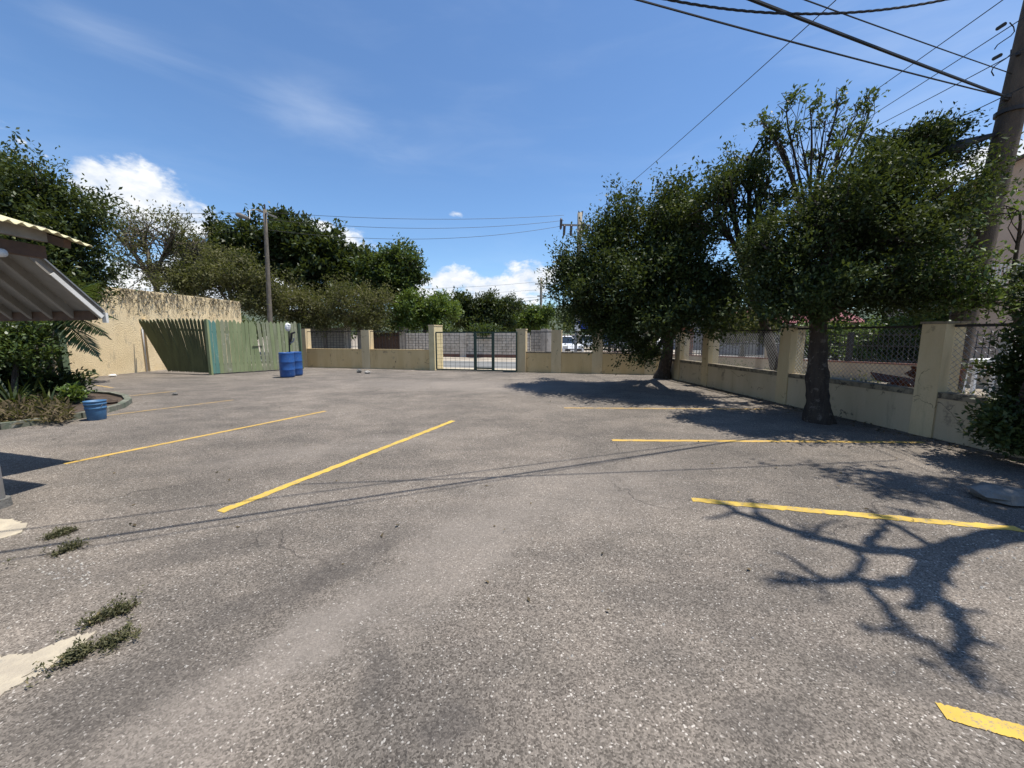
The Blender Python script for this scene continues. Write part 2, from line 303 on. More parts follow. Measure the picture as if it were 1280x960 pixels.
# ------------------------------------------------------------------ mesh helpers
ORG = {}                                   # world origin of every object made here
def link(o, parent=None, org=None):
    col.objects.link(o)
    if parent is not None: o.parent = parent
    ORG[o.name] = Vector(org if org is not None else (ORG[parent.name] if parent else (0, 0, 0)))
    return o
def tag(o, label=None, cat=None, group=None, kind=None):
    if label: o['label'] = label
    if cat: o['category'] = cat
    if group: o['group'] = group
    if kind: o['kind'] = kind
    return o
def thing(name, label, cat, loc=(0, 0, 0), group=None):
    o = bpy.data.objects.new(name, None); o.location = loc; o.empty_display_size = .2
    link(o, None, loc); return tag(o, label, cat, group)
class MB:
    def __init__(s): s.v = []; s.f = []
    def add(s, vs, fs):
        k = len(s.v); s.v += [tuple(v) for v in vs]; s.f += [tuple(i + k for i in f) for f in fs]; return s
    def hexa(s, b, tt):                    # bottom four, top four (counter-clockwise from above)
        return s.add(list(b) + list(tt), [(3, 2, 1, 0), (4, 5, 6, 7), (0, 1, 5, 4), (1, 2, 6, 5), (2, 3, 7, 6), (3, 0, 4, 7)])
    def box(s, c, size, rz=0, M=None):
        hx, hy, hz = size[0] / 2, size[1] / 2, size[2] / 2; c = Vector(c)
        m = M or Matrix.Rotation(rz, 3, 'Z')
        q = lambda x, y, z: c + m @ Vector((x, y, z))
        return s.hexa([q(-hx, -hy, -hz), q(hx, -hy, -hz), q(hx, hy, -hz), q(-hx, hy, -hz)], [q(-hx, -hy, hz), q(hx, -hy, hz), q(hx, hy, hz), q(-hx, hy, hz)])
    def bar(s, a, b, w, h=None, up=(0, 0, 1)):
        a, b = Vector(a), Vector(b); h = h or w; d = (b - a).normalized(); up = Vector(up)
        if abs(d.dot(up)) > .98: up = Vector((0, 1, 0))
        x = d.cross(up).normalized() * w / 2; y = x.cross(d).normalized() * h / 2
        return s.hexa([a - x - y, a + x - y, b + x - y, b - x - y], [a - x + y, a + x + y, b + x + y, b - x + y])
    def tube(s, pts, rad, n=6, cap=True):
        pts = [Vector(p) for p in pts]; k = len(s.v); m = len(pts)
        if not hasattr(rad, '__len__'): rad = [rad] * m
        u = None; vs = []; fs = []
        for i, p in enumerate(pts):
            d = (pts[min(i + 1, m - 1)] - pts[max(i - 1, 0)]); d = d.normalized() if d.length > 1e-9 else Vector((0, 0, 1))
            if u is None: u = d.cross(Vector((.31, .95, .07)) if abs(d.z) > .9 else Vector((0, 0, 1))).normalized()
            else: u = (u - d * u.dot(d)).normalized()
            w = d.cross(u)
            for j in range(n):
                a = 2 * math.pi * j / n; vs.append(p + (u * math.cos(a) + w * math.sin(a)) * rad[i])
        for i in range(m - 1):
            for j in range(n):
                a, b = i * n + j, i * n + (j + 1) % n; fs.append((a, b, b + n, a + n))
        if cap: fs.append(tuple(range(n))[::-1]); fs.append(tuple((m - 1) * n + j for j in range(n)))
        return s.add(vs, fs)
    def lathe(s, prof, c=(0, 0, 0), n=24):
        c = Vector(c); vs = []; fs = []; m = len(prof)
        for r, z in prof:
            for j in range(n): a = 2 * math.pi * j / n; vs.append(c + Vector((r * math.cos(a), r * math.sin(a), z)))
        for i in range(m - 1):
            for j in range(n): a, b = i * n + j, i * n + (j + 1) % n; fs.append((a, b, b + n, a + n))
        return s.add(vs, fs)
    def prism(s, poly, z0, z1):            # plan polygon, counter-clockwise
        n = len(poly); vs = [(p[0], p[1], z0) for p in poly] + [(p[0], p[1], z1) for p in poly]
        return s.add(vs, [tuple(range(n))[::-1], tuple(range(n, 2 * n))] + [(i, (i + 1) % n, (i + 1) % n + n, i + n) for i in range(n)])
    def build(s, name, mat, parent=None, smooth=False, org=None):
        o0 = ORG[parent.name] if parent else Vector(org if org is not None else (0, 0, 0))
        me = bpy.data.meshes.new(name); me.from_pydata([(v[0] - o0.x, v[1] - o0.y, v[2] - o0.z) for v in s.v], [], s.f)
        if smooth: me.polygons.foreach_set('use_smooth', [True] * len(me.polygons))
        me.materials.append(MATS[mat]); o = bpy.data.objects.new(name, me)
        if parent is None: o.location = o0
        return link(o, parent, o0)
def shared(name, me, parent, loc, rot=(0, 0, 0), scale=(1, 1, 1)):
    o = bpy.data.objects.new(name, me); o.location = Vector(loc) - ORG[parent.name]; o.rotation_euler = rot; o.scale = scale
    return link(o, parent, ORG[parent.name])
def mesh_of(mb, name, mat):
    me = bpy.data.meshes.new(name); me.from_pydata(mb.v, [], mb.f); me.materials.append(MATS[mat]); return me
def quads_obj(name, V, mat, parent=None, tone=None, org=None):          # V: (n,4,3) numpy
    n = len(V); me = bpy.data.meshes.new(name)
    o0 = ORG[parent.name] if parent else Vector(org if org is not None else (0, 0, 0))
    V = (V.reshape(-1, 3) - np.array(o0)).astype(np.float32)
    me.vertices.add(4 * n); me.vertices.foreach_set('co', V.ravel())
    me.loops.add(4 * n); me.loops.foreach_set('vertex_index', np.arange(4 * n, dtype=np.int32))
    me.polygons.add(n); me.polygons.foreach_set('loop_start', np.arange(0, 4 * n, 4, dtype=np.int32))
    me.update(calc_edges=True)
    if tone is not None:
        a = me.attributes.new('leaf_tone', 'FLOAT', 'FACE'); a.data.foreach_set('value', tone.astype(np.float32))
    me.materials.append(MATS[mat]); o = bpy.data.objects.new(name, me)
    if parent is None: o.location = o0
    return link(o, parent, o0)
def unit(a): return a / (np.linalg.norm(a, axis=1, keepdims=True) + 1e-9)
def leaf_quads(rng, base, out, per, spread, size, asp=.45, up=.15, jit=.75, tone=None):
    n = len(base) * per
    tone0 = np.repeat(rng.random(len(base)) if tone is None else tone, per)
    o = np.repeat(out, per, 0)
    p = np.repeat(base, per, 0) + rng.normal(0, 1, (n, 3)) * spread * .62 + o * rng.uniform(-1.6, 1.6, (n, 1)) * spread
    d = o * .6 + rng.normal(0, jit, (n, 3)); d[:, 2] += up; d = unit(d)
    # leaf blades tend to face the sky: width axis roughly horizontal
    sd_ = np.cross(d, np.array([0, 0, 1.]) + rng.normal(0, .55, (n, 3))); sd_ = unit(sd_)
    nr = np.cross(sd_, d)
    L = (size * rng.uniform(.55, 1.3, n))[:, None]; W = L * asp
    V = np.stack([p, p + d * L * .5 + sd_ * W * .5 + nr * L * .06, p + d * L - nr * L * .1, p + d * L * .5 - sd_ * W * .5 + nr * L * .06], 1)
    return V, np.clip(tone0 * .6 + rng.random(n) * .42, 0, 1)
def lobe(px, py, d, rx, ry, rd=None):       # ellipsoid: centre seen at (px, py), d metres ahead, radii in photo pixels
    c = P(px, py, d); k = d / F; return (c, rx * k, rd if rd else (rx * k + ry * k) / 2 * 1.0, ry * k)
def curve3(a, b, c, d, n):
    out = []
    for i in range(n):
        t = i / (n - 1); out.append(a * (1 - t) ** 3 + b * 3 * t * (1 - t) ** 2 + c * 3 * t * t * (1 - t) + d * t ** 3)
    return out
def sample_lobe(rng, L, n, inner):
    # sprays: each lobe is a dozen or so sub-clumps of uneven size with gaps between them, over a thinner core
    c, rx, ry, rz = L; k = int(np.clip(n / 9, 6, 26)); rad = np.array([rx, ry, rz])
    su = unit(rng.normal(0, 1, (k, 3))); sr = rng.uniform(.5, 1.04, (k, 1)); sc = su * sr
    sz = rng.uniform(.1, .24, k); w = sz ** 2; idx = rng.choice(k, n, p=w / w.sum()); tn = rng.random(k)
    q = sc[idx] + rng.normal(0, 1, (n, 3)) * sz[idx][:, None] * np.array([1, 1, .7])
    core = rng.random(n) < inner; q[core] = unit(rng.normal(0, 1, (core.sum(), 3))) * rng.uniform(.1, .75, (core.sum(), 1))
    o = unit(q + rng.normal(0, .3, (n, 3)) + np.array([0, 0, .2])); tone = tn[idx]; tone[core] *= .4  # core leaves toned darker: shade inside the crown put into the leaf colour
    return np.array(c) + q * rad, o, tone
def tree(name, label, base, fork, r0, lobes, seed, leaf='leaf_mid', bark='bark_dark', clumps=160, per=30, size=.1, spread=.16, asp=.45, cat='tree',
         inner=.25, twigs=14, group=None, zmin=.25, up=.15, stems=None, trunk_n=9, limb_r=None, tip=True):
    rng = np.random.default_rng(seed); rd = random.Random(seed)
    base, fork = Vector(base), Vector(fork); t = thing(name, label, cat, base, group)
    mid = (base + fork) / 2 + Vector((rd.uniform(-.15, .15), rd.uniform(-.15, .15), 0)) * (fork - base).length * .35
    tr = MB(); pts = curve3(base - Vector((0, 0, .15)), base + (mid - base) * .6, mid + (fork - mid) * .3, fork, 9)
    rads = [r0 * (1.35 - .2 * i if i < 2 else 1.0 - .06 * i) for i in range(9)]
    for i in range(9): rads[i] *= rd.uniform(.93, 1.07)
    pts2, rad2 = [], []
    for i in range(8):
        for q in range(3): u = q / 3; pts2.append(pts[i].lerp(pts[i + 1], u)); rad2.append(rads[i] + (rads[i + 1] - rads[i]) * u)
    tr.tube(pts2 + [pts[-1]], rad2 + [rads[-1]], trunk_n)
    if trunk_n > 9:
        for k in range(len(tr.v)):
            v = Vector(tr.v[k]); ax = pts2[min(k // trunk_n, len(pts2) - 1)]; f = 1 + .11 * math.sin(k % trunk_n * 2.7 + v.z * 5) * math.sin(v.z * 9 + k % trunk_n) + rd.uniform(-.06, .06); d_ = v - ax; tr.v[k] = tuple(ax + d_ * f)
    tr.build('trunk', bark, t, True)
    tot = sum(l[1] * l[2] + l[1] * l[3] for l in lobes); lb = MB(); B = []; O = []; TN = []
    rl = limb_r or r0 * .55
    for L in lobes:
        c = L[0]; q = fork + (c - fork) * .4 + Vector((0, 0, (c - fork).length * .12)); j = lambda s: Vector((rd.uniform(-s, s), rd.uniform(-s, s), rd.uniform(-s, s))) * (c - fork).length
        path = curve3(fork - Vector((0, 0, r0 * .5)), q + j(.08), c - (c - q) * .3 + j(.08), c, 8)
        lb.tube(path, [rl * (1 - .1 * i) for i in range(8)], 6)
        n = max(8, int(clumps * len(lobes) * (L[1] * L[2] + L[1] * L[3]) / tot)); b, u, tn = sample_lobe(rng, L, n, inner)
        keep = b[:, 2] > zmin; b, u, tn = b[keep], u[keep], tn[keep]; B.append(b); O.append(u); TN.append(tn)
        for i in rd.sample(range(len(b)), min(twigs, len(b))):
            e = Vector(b[i]); s0 = path[rd.randint(3, 7)]; m = s0 + (e - s0) * .5 + j(.07)
            lb.tube([s0, s0 + (m - s0) * .6, m, e], [rl * .3, rl * .24, rl * .17, rl * .06 + .004], 5)
    lb.build('limbs', bark, t, True)
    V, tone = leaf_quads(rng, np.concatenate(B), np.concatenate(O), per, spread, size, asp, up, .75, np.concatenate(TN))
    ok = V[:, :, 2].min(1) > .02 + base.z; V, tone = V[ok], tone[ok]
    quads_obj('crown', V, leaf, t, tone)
    return t

# ================================================================== THE GROUND
BW0, BW1 = G(375, 459), G(822, 469)                 # line of the back wall
WR0, WR1 = G(833, 471.6), G(1246, 566)              # line of the right-hand wall
dW = (BW1 - BW0).normalized(); nW = Vector((-dW.y, dW.x, 0))      # along the back wall, outwards
dR = (WR1 - WR0).normalized(); nR = Vector((-dR.y, dR.x, 0))      # along the right wall (towards the camera), outwards
WRend = WR0 + dR * 15
g = MB(); N = 5000
g.add([(-N, -N, -.03), (N, -N, -.03), (N, N, -.03), (-N, N, -.03)], [(0, 1, 2, 3)]); tag(g.build('ground', 'dirt'), kind='structure')
lot = MB(); BWl = BW0 - dW * 12
lot.prism([(-22, -9), (WRend.x + .1, -9), (WRend.x + .1, WRend.y), (WR0.x + .1, WR0.y + .1), (BW1.x + .6, BW1.y), (BW1.x, BW1.y + .15), (BWl.x, BWl.y + .15)], -.06, 0)
lot = tag(lot.build('parking_lot', 'asphalt'), kind='structure')
prng = random.Random(5)
def strip(a, b, w, n=40, rag=.006):
    a, b = Vector(a), Vector(b); d = (b - a).normalized(); s = Vector((-d.y, d.x, 0)); L = (b - a).length; vs = []; fs = []
    for i in range(n + 1):
        p = a + d * (L * i / n); vs += [p + s * (w / 2 + prng.gauss(0, rag)), p - s * (w / 2 + prng.gauss(0, rag))]
    for i in range(n): fs.append((2 * i + 1, 2 * i + 3, 2 * i + 2, 2 * i))
    m = MB(); m.add([(v.x, v.y, .004) for v in vs], fs); return m
for (x0, y0, x1, y1, w, mt, rag) in ((865, 625, 1276, 662, .1, 'paint_near', .006), (275, 640, 567, 526, .1, 'paint_near', .005), (80, 580, 407, 514, .09, 'paint_far', .004),
        (765, 550.5, 1155, 553, .1, 'paint_far', .006), (1176, 889, 1300, 923, .085, 'paint_near', .0025), (130, 520, 292, 500, .08, 'paint_faded', .006), (143, 497, 220, 489, .09, 'paint_faded', .006),
        (88, 477, 142, 485, .09, 'paint_faded', .006), (705, 510, 955, 511.5, .1, 'paint_faded', .01)):
    a, b = G(x0, y0), G(x1, y1); strip(a, b, w, 60, rag).build('painted_line', mt, lot)
def patch(pxs, name, mat, z, parent, jit=.02):
    pts = [G(*p) for p in pxs]; out = []
    for i, p in enumerate(pts):
        q = pts[(i + 1) % len(pts)]
        for k in range(14): r = p.lerp(q, k / 14); out.append((r.x + prng.uniform(-jit, jit), r.y + prng.uniform(-jit, jit)))
    if sum(out[i][0] * out[(i + 1) % len(out)][1] - out[(i + 1) % len(out)][0] * out[i][1] for i in range(len(out))) < 0: out.reverse()
    return MB().prism(out, -.02, z).build(name, mat, parent)
patch([(-30, 652), (10, 649), (36, 656), (25, 667), (-30, 682)], 'concrete_patch', 'concrete_patch', .007, lot, .016)
patch([(-40, 828), (0, 822), (40, 818), (90, 797), (122, 790), (88, 822), (45, 846), (0, 870), (-60, 905)], 'concrete_patch', 'concrete_patch', .007, lot, .012)
# street, verge and the yard beyond
def slab(name, p0, d, n, a0, a1, b0, b1, z, mat):
    q = lambda a, b: p0 + d * a + n * b; m = MB(); c = [q(a0, b0), q(a1, b0), q(a1, b1), q(a0, b1)]
    m.add([(v.x, v.y, z) for v in c], [(0, 1, 2, 3)]); return tag(m.build(name, mat), kind='structure')
slab('pavement', BW0, dW, nW, -40, 30, .35, 1.6, -.004, 'concrete_patch')
slab('street', BW0, dW, nW, -60, 60, 1.6, 6.2, -.02, 'street')
slab('verge', BW0, dW, nW, -60, 22.5, 6.2, 40, -.016, 'verge')
slab('car_park', BW0, dW, nW, 22.5, 70, 6.2, 60, -.012, 'street')
slab('side_path', WR0, dR, nR, -6, 20, .3, 6, -.008, 'verge')

# hills on the horizon
def hills():
    m = MB(); n = 90; rows = 5; r = random.Random(3); vs = []; fs = []
    ph = [r.uniform(0, 6.3) for _ in range(6)]
    for i in range(n):
        a = R(-75) + R(150) * i / (n - 1)
        top = 235 + 60 * math.sin(a * 5 + ph[0]) + 36 * math.sin(a * 13 + ph[1]) + 17 * math.sin(a * 31 + ph[2]) + 9 * math.sin(a * 67 + ph[3])
        for k in range(rows):
            f = k / (rows - 1); rad = 2600 + 900 * f; z = -5 + (top + 5) * f ** .8 + (10 * math.sin(a * 90 + k * 2) if 0 < k else 0)
            vs.append((rad * math.sin(a), rad * math.cos(a), z))
        rad = 4600; vs.append((rad * math.sin(a), rad * math.cos(a), -5))
    k1 = rows + 1
    for i in range(n - 1):
        for k in range(rows): a = i * k1 + k; fs.append((a, a + k1, a + k1 + 1, a + 1))
    m.add(vs, fs); tag(m.build('hills', 'hill_scrub', smooth=True), kind='structure')
hills()

# ================================================================== BOUNDARY WALLS
def bw(px): return on_line(px, BW0, BW1)
def wall_piece(m, a, b, n, t, z0, z1):
    a, b = Vector(a), Vector(b); m.hexa([(p.x, p.y, z0) for p in (a, b, b + n * t, a + n * t)], [(p.x, p.y, z1) for p in (a, b, b + n * t, a + n * t)])
def pillar(parent, p, d, n, w, dep, z1, mat, cap=None):
    m = MB(); a = p - d * w / 2 - n * .03; wall_piece(m, a, a + d * w, n, dep, -.05, z1); o = m.build('pillar', mat, parent)
    return o
def coping(parent, a, b, d, n, t, z, over=.012, h=.06, mat='coping'):
    m = MB(); wall_piece(m, a - n * over, b - n * over, n, t + 2 * over, z, z + h); return m.build('coping', mat, parent)
T = .2
# left of the gate
zl = ZZ(437.5, bw(460).y)
wl = thing('boundary_wall', 'low ochre wall with two square pillars, between green picket fence and gate', 'wall', bw(380))
x0, x1, x2 = bw(375), bw(458), bw(538)
m = MB(); wall_piece(m, x0, x2, nW, T, -.05, zl); m.build('wall_panel', 'wall_paint', wl)
coping(wl, x0, x2, dW, nW, T, zl + .002, .01, .04, 'wall_paint')
pillar(wl, bw(380.5), dW, nW, .4, .36, ZZ(411, bw(380).y), 'pillar_paint'); pillar(wl, bw(458.5), dW, nW, .42, .36, ZZ(412.5, bw(458).y), 'pillar_paint')
for py in (413.6,):
    a, b = bw(385) + nW * .1, bw(536) + nW * .1; MB().bar((a.x, a.y, ZZ(py + 1, a.y)), (b.x, b.y, ZZ(py, b.y)), .035).build('top_rail', 'black_iron', wl)
me = mesh_of(MB().box((0, 0, .5), (.012, .012, 1.)), 'picket_bar', 'black_iron')
def vbars(parent, a, b, z0, z1, step, skip=()):
    L = (b - a).length; n = int(L / step); d = (b - a).normalized()
    for i in range(1, n): p = a + d * (L * i / n); shared('bar', me, parent, (p.x, p.y, z0), (0, 0, math.atan2(d.y, d.x)), (1, 1, z1 - z0))
vbars(wl, bw(387) + nW * .1, bw(452) + nW * .1, zl + .04, ZZ(413.6, bw(420).y), .16); vbars(wl, bw(466) + nW * .1, bw(536) + nW * .1, zl + .04, ZZ(413.6, bw(500).y), .16)
# gate pillars
for px, w, top, lab in ((541.5, .26, 407.5, 'cream gate pillar left of the barred gate, one face in bright sun'), (651.5, .4, 412.5, 'ochre gate pillar right of the barred gate, narrow sunlit edge')):
    t_ = thing('gate_pillar', lab, 'pillar', bw(px), 'gate pillars'); p = bw(px)
    m = MB(); a = p - dW * w / 2 - nW * .1; wall_piece(m, a, a + dW * w, nW, .95 if px < 600 else .4, -.05, ZZ(top, p.y)); m.build('shaft', 'cream_pillar' if px < 600 else 'pillar_paint', t_)
    m = MB(); a = p - dW * (w / 2 + .015) - nW * .115; wall_piece(m, a, a + dW * (w + .03), nW, .98 if px < 600 else .43, ZZ(top, p.y) + .002, ZZ(top, p.y) + .05); m.build('cap', 'pillar_paint', t_)
# right of the gate
zr = ZZ(442, bw(740).y)
wr = thing('boundary_wall', 'low ochre wall with square pillars, from gate to the tree in the corner', 'wall', bw(740))
x0, x2 = bw(657), BW1 + dW * .5
m = MB(); wall_piece(m, x0, x2, nW, T, -.05, zr); m.build('wall_panel', 'wall_paint', wr); coping(wr, x0, x2, dW, nW, T, zr + .002, .012, .05)
for px, tp in ((695, 412.5), (746, 412), (812, 411)): pillar(wr, bw(px), dW, nW, .42, .36, ZZ(tp, bw(px).y), 'pillar_paint')
a, b = bw(658) + nW * .1, bw(820) + nW * .1
MB().bar((a.x, a.y, ZZ(415, a.y)), (b.x, b.y, ZZ(415, b.y)), .035).build('top_rail', 'black_iron', wr)
vbars(wr, bw(658) + nW * .1, bw(686) + nW * .1, zr + .05, ZZ(415, bw(670).y), .15); vbars(wr, bw(703) + nW * .1, bw(738) + nW * .1, zr + .05, ZZ(415, bw(720).y), .17); vbars(wr, bw(753) + nW * .1, bw(806) + nW * .1, zr + .05, ZZ(415, bw(780).y), .17)
# the gate: sliding frame of square mesh with a wicket in the middle
gt = thing('barred_gate', 'dark green steel gate of square bars with a wicket, between the two gate pillars', 'gate', bw(600))
ga, gb = bw(546) - nW * .16, bw(645) - nW * .16; gz0, gz1 = .06, ZZ(415.5, ga.y)
def gp(px, z): p = on_line(px, ga, gb); return Vector((p.x, p.y, z))
for px0, z0, px1, z1, w in ((546, gz0, 645.5, gz0, .06), (546, gz1, 645.5, gz1, .055), (546, gz0, 546, gz1, .05), (645.5, gz0, 645.5, gz1, .05)):
    MB().bar(gp(px0, z0), gp(px1, z1), w, w, nW).build('frame_rail', 'gate_green', gt)
for px in (594.5, 616.5): MB().bar(gp(px, gz0 + .03), gp(px, gz1 + .03), .11, .08, nW).build('wicket_post', 'gate_green', gt)
MB().bar(gp(595.5, gz0 + .09), gp(615.5, gz0 + .09), .07, .05, nW).build('wicket_rail', 'gate_green', gt); MB().bar(gp(595.5, ZZ(422.5, ga.y)), gp(615.5, ZZ(422.5, ga.y)), .07, .05, nW).build('wicket_rail', 'gate_green', gt)
zz = np.linspace(gz0, gz1, 11)[1:-1]
for z in zz: MB().bar(gp(546, z), gp(645, z), .009, .009, nW).build('bar', 'gate_green', gt)
for px in np.linspace(546, 645, 18)[1:-1]: MB().bar(gp(px, gz0), gp(px, gz1), .009, .009, nW).build('bar', 'gate_green', gt)
# right-hand wall
zR = .63
rw = thing('boundary_wall', 'long low ochre wall with tall pillars and chain-link, along the right side', 'wall', WR1)
m = MB(); wall_piece(m, WR0, WRend, nR, T, -.05, zR); m.build('wall_panel', 'wall_paint_grey', rw)
coping(rw, WR0 + dR * .05, WRend, dR, nR, T, zR + .002, .014, .09)
def wrp(px): return on_line(px, WR0, WR1)
pil = [(846, 415), (880, 413), (976, 410), (1151, 405)]; pp = []
for px, tp in pil: p = wrp(px); z = ZZ(tp, p.y); pillar(rw, p, dR, nR, .32, .34, z, 'pillar_paint'); pp.append((p, z)); m = MB(); a = p - dR * .18 - nR * .05; wall_piece(m, a, a + dR * .36, nR, .4, z + .002, z + .04); m.build('pillar_cap', 'coping', rw)
q = pp[-1][0] + dR * 3.3; pillar(rw, q, dR, nR, .32, .34, 1.75, 'pillar_paint'); pp.append((q, 1.75))
for i in range(4):
    (a, za), (b, zb) = pp[i], pp[i + 1]; A, B = a + dR * .17 + nR * .12, b - dR * .17 + nR * .12; zt = min(za, zb) - .02
    MB().bar((A.x, A.y, zt), (B.x, B.y, zt), .04).build('top_rail', 'black_iron', rw)
    m = MB(); L = (B - A).length; hh = zt - zR - .1; st = .085; k = -int(hh / st)
    while k * st < L:
        for sgn in (1, -1):
            s0, s1 = k * st, k * st + hh; u0, u1 = max(0, s0), min(L, s1)
            if u1 > u0:
                h0, h1 = (u0 - s0), (u1 - s0)
                if sgn < 0: h0, h1 = hh - h0, hh - h1
                c0, c1 = A + (B - A) * (u0 / L), A + (B - A) * (u1 / L); m.tube([(c0.x, c0.y, zR + .1 + h0), (c1.x, c1.y, zR + .1 + h1)], .0034, 3, False)
        k += 1
    o = m.build('chain_link', 'grey_metal', rw); o['kind'] = 'stuff'

# ================================================================== LEFT: STUCCO WALL, PICKET FENCE
sx = -15.9; sy0, sy1 = 9.0, on_line(300, Vector((sx, 5, 0)), Vector((sx, 30, 0)), 3.4).y
sw = thing('stucco_wall', 'tall sunlit cream wall of rough stucco behind the green fence', 'wall', (sx, 15, 0))
zt0, zt1 = ZZ(360, on_line(145, Vector((sx, 5, 0)), Vector((sx, 30, 0)), 3.4).y), ZZ(377, sy1)
m = MB(); m.hexa([(sx - .3, sy0, -.1), (sx, sy0, -.1), (sx, sy1, -.1), (sx - .3, sy1, -.1)], [(sx - .3, sy0, zt0), (sx, sy0, zt0), (sx, sy1, zt1), (sx - .3, sy1, zt1)]); m.build('wall_panel', 'stucco', sw)
ys = on_line(182, Vector((sx, 5, 0)), Vector((sx, 30, 0)), 1.).y
MB().box((sx + .06, ys + .1, 1.1), (.12, .25, 2.3)).build('pilaster', 'stucco', sw)
MB().tube([(sx + .05, ys - .1, 0), (sx + .05, ys - .1, 1.9), (sx + .05, ys + .1, 2.05)], .03, 8).build('drain_pipe', 'white_paint', sw, True)
# dry creeper on the wall
rv = random.Random(11); m = MB()
for k in range(210):
    y = sy0 + 3 + (sy1 - sy0 - 3) * rv.random() ** .9; zt = zt0 + (zt1 - zt0) * (y - sy0) / (sy1 - sy0); z = zt + rv.uniform(-.1, .03); p = Vector((sx + .015, y, z)); pts = [p]
    for j in range(rv.randint(2, 11)):
        p = p + Vector((rv.uniform(-.004, .008), rv.uniform(-.13, .13), -rv.uniform(.05, .17))); p.x = max(p.x, sx + .012); pts.append(p)
    m.tube(pts, [.008 - .0007 * i for i in range(len(pts))], 3, False)
o = m.build('dry_creeper', 'bark_grey'); tag(o, 'brown leafless creeper hanging over the top of the stucco wall', 'creeper', kind='stuff')
rng = np.random.default_rng(8); n = 300; yy = sy0 + 3 + (sy1 - sy0 - 3) * rng.random(n); zt = zt0 + (zt1 - zt0) * (yy - sy0) / (sy1 - sy0)
b = np.stack([np.full(n, sx + .04), yy, zt + .05 - 1.1 * rng.random(n) ** 1.7], 1); V, tone = leaf_quads(rng, b, np.tile([[1., 0, -.3]], (n, 1)), 5, .06, .08)
V[:, :, 0] = np.maximum(V[:, :, 0], sx + .01); oo = quads_obj('creeper_leaves', V, 'leaf_dry', o, tone)

F0, F1, F2 = G(181, 465.5), G(265, 468.5), G(376, 461.5)
def picket(parent, b, tp, nrm, w, mat, notch=.0):
    b, tp = Vector(b), Vector(tp); ax = (tp - b); L = ax.length; ax.normalize(); s = ax.cross(nrm).normalized(); th = .022; m = MB()
    prof = [(-w / 2, 0), (w / 2, 0), (w / 2, L - w * .75), (w * .12, L), (-w * .12, L), (-w / 2, L - w * .75)]
    f = [b + s * a + ax * c - nrm * th / 2 for a, c in prof]; k = [b + s * a + ax * c + nrm * th / 2 for a, c in prof]; nn = len(prof)
    m.add(f + k, [tuple(range(nn)), tuple(range(nn, 2 * nn))[::-1]] + [(i, i + nn, (i + 1) % nn + nn, (i + 1) % nn) for i in range(nn)]); return m.build('picket', mat, parent)
rp = random.Random(2)
fa = thing('picket_fence', 'shade-darkened green picket panel sagging and fanned out beside the stucco wall', 'fence', F0)
dF = (F1 - F0).normalized(); nF = Vector((dF.y, -dF.x, 0)); zf = ZZ(400, F1.y); LF = (F1 - F0).length
n = 19
for i in range(n):
    t = i / (n - 1); tb = .38 + .62 * t + rp.uniform(-.006, .006); zz_ = zf + .08 - .1 * abs(t - .5) + rp.uniform(-.03, .03)
    a, b = F0 + dF * (LF * tb), F0 + dF * (LF * (t * .985 + .01)); picket(fa, (a.x, a.y, .07 + .05 * (1 - t)), (b.x, b.y, zz_), (nF + Vector((0, 0, rp.uniform(-.03, .03)))).normalized(), .135 + .02 * (1 - t), 'picket_shaded')
for z in (.45, 1.75):
    a, b = F0 + dF * LF * (.03 if z > 1 else .45) - nF * .05, F1 - nF * .05; MB().bar((a.x, a.y, z + (.1 if z > 1 else 0)), (b.x, b.y, z), .04, .09).build('rail', 'picket_back', fa)
fb = thing('picket_fence', 'sunlit light green picket fence with a broken gap behind blue barrels', 'fence', F1)
dG = (F2 - F1).normalized(); nG = Vector((dG.y, -dG.x, 0)); LG = (F2 - F1).length; n = 24
for i in range(n):
    t = (i + .5) / n; p = F1 + dG * (LG * t); lean = 0; zb = .03 + rp.uniform(0, .03)
    if i in (12,): lean = -.24
    if i in (13, 14): lean = -.13 + .05 * (i - 13)
    if i > 14: lean = -.06
    a, b = p, p + dG * lean * .9; picket(fb, (a.x, a.y, zb), (b.x, b.y, zf - .0 + rp.uniform(-.04, .05) - (.0 if i != 11 else .1)), (nG + Vector((0, 0, rp.uniform(-.04, .04)))).normalized(), LG / n * rp.uniform(.88, .965), 'picket_teal' if i in (0, 1) else rp.choice(('picket_light', 'picket_light', 'picket_faded')))
for z in (.4, 1.7): a, b = F1 - nG * .05 + dG * .05, F2 - nG * .05; MB().bar((a.x, a.y, z), (b.x, b.y, z), .04, .09).build('rail', 'picket_back', fb)
a, b = F1 + dG * LG * .44 + nG * .02, F1 + dG * LG * .55 + nG * .02; MB().bar((a.x, a.y, 1.08), (b.x, b.y, 1.1), .02, .025).build('latch_bar', 'black_iron', fb)
a = F1 + nG * .03 + nF * .03; MB().bar((a.x, a.y, 0), (a.x, a.y, zf + .02), .1, .1).build('corner_post', 'picket_light', fb)
a = F2 + dG * .06; MB().bar((a.x, a.y, 0), (a.x, a.y, zf - .06), .1, .1).build('end_post', 'post_green', fb)

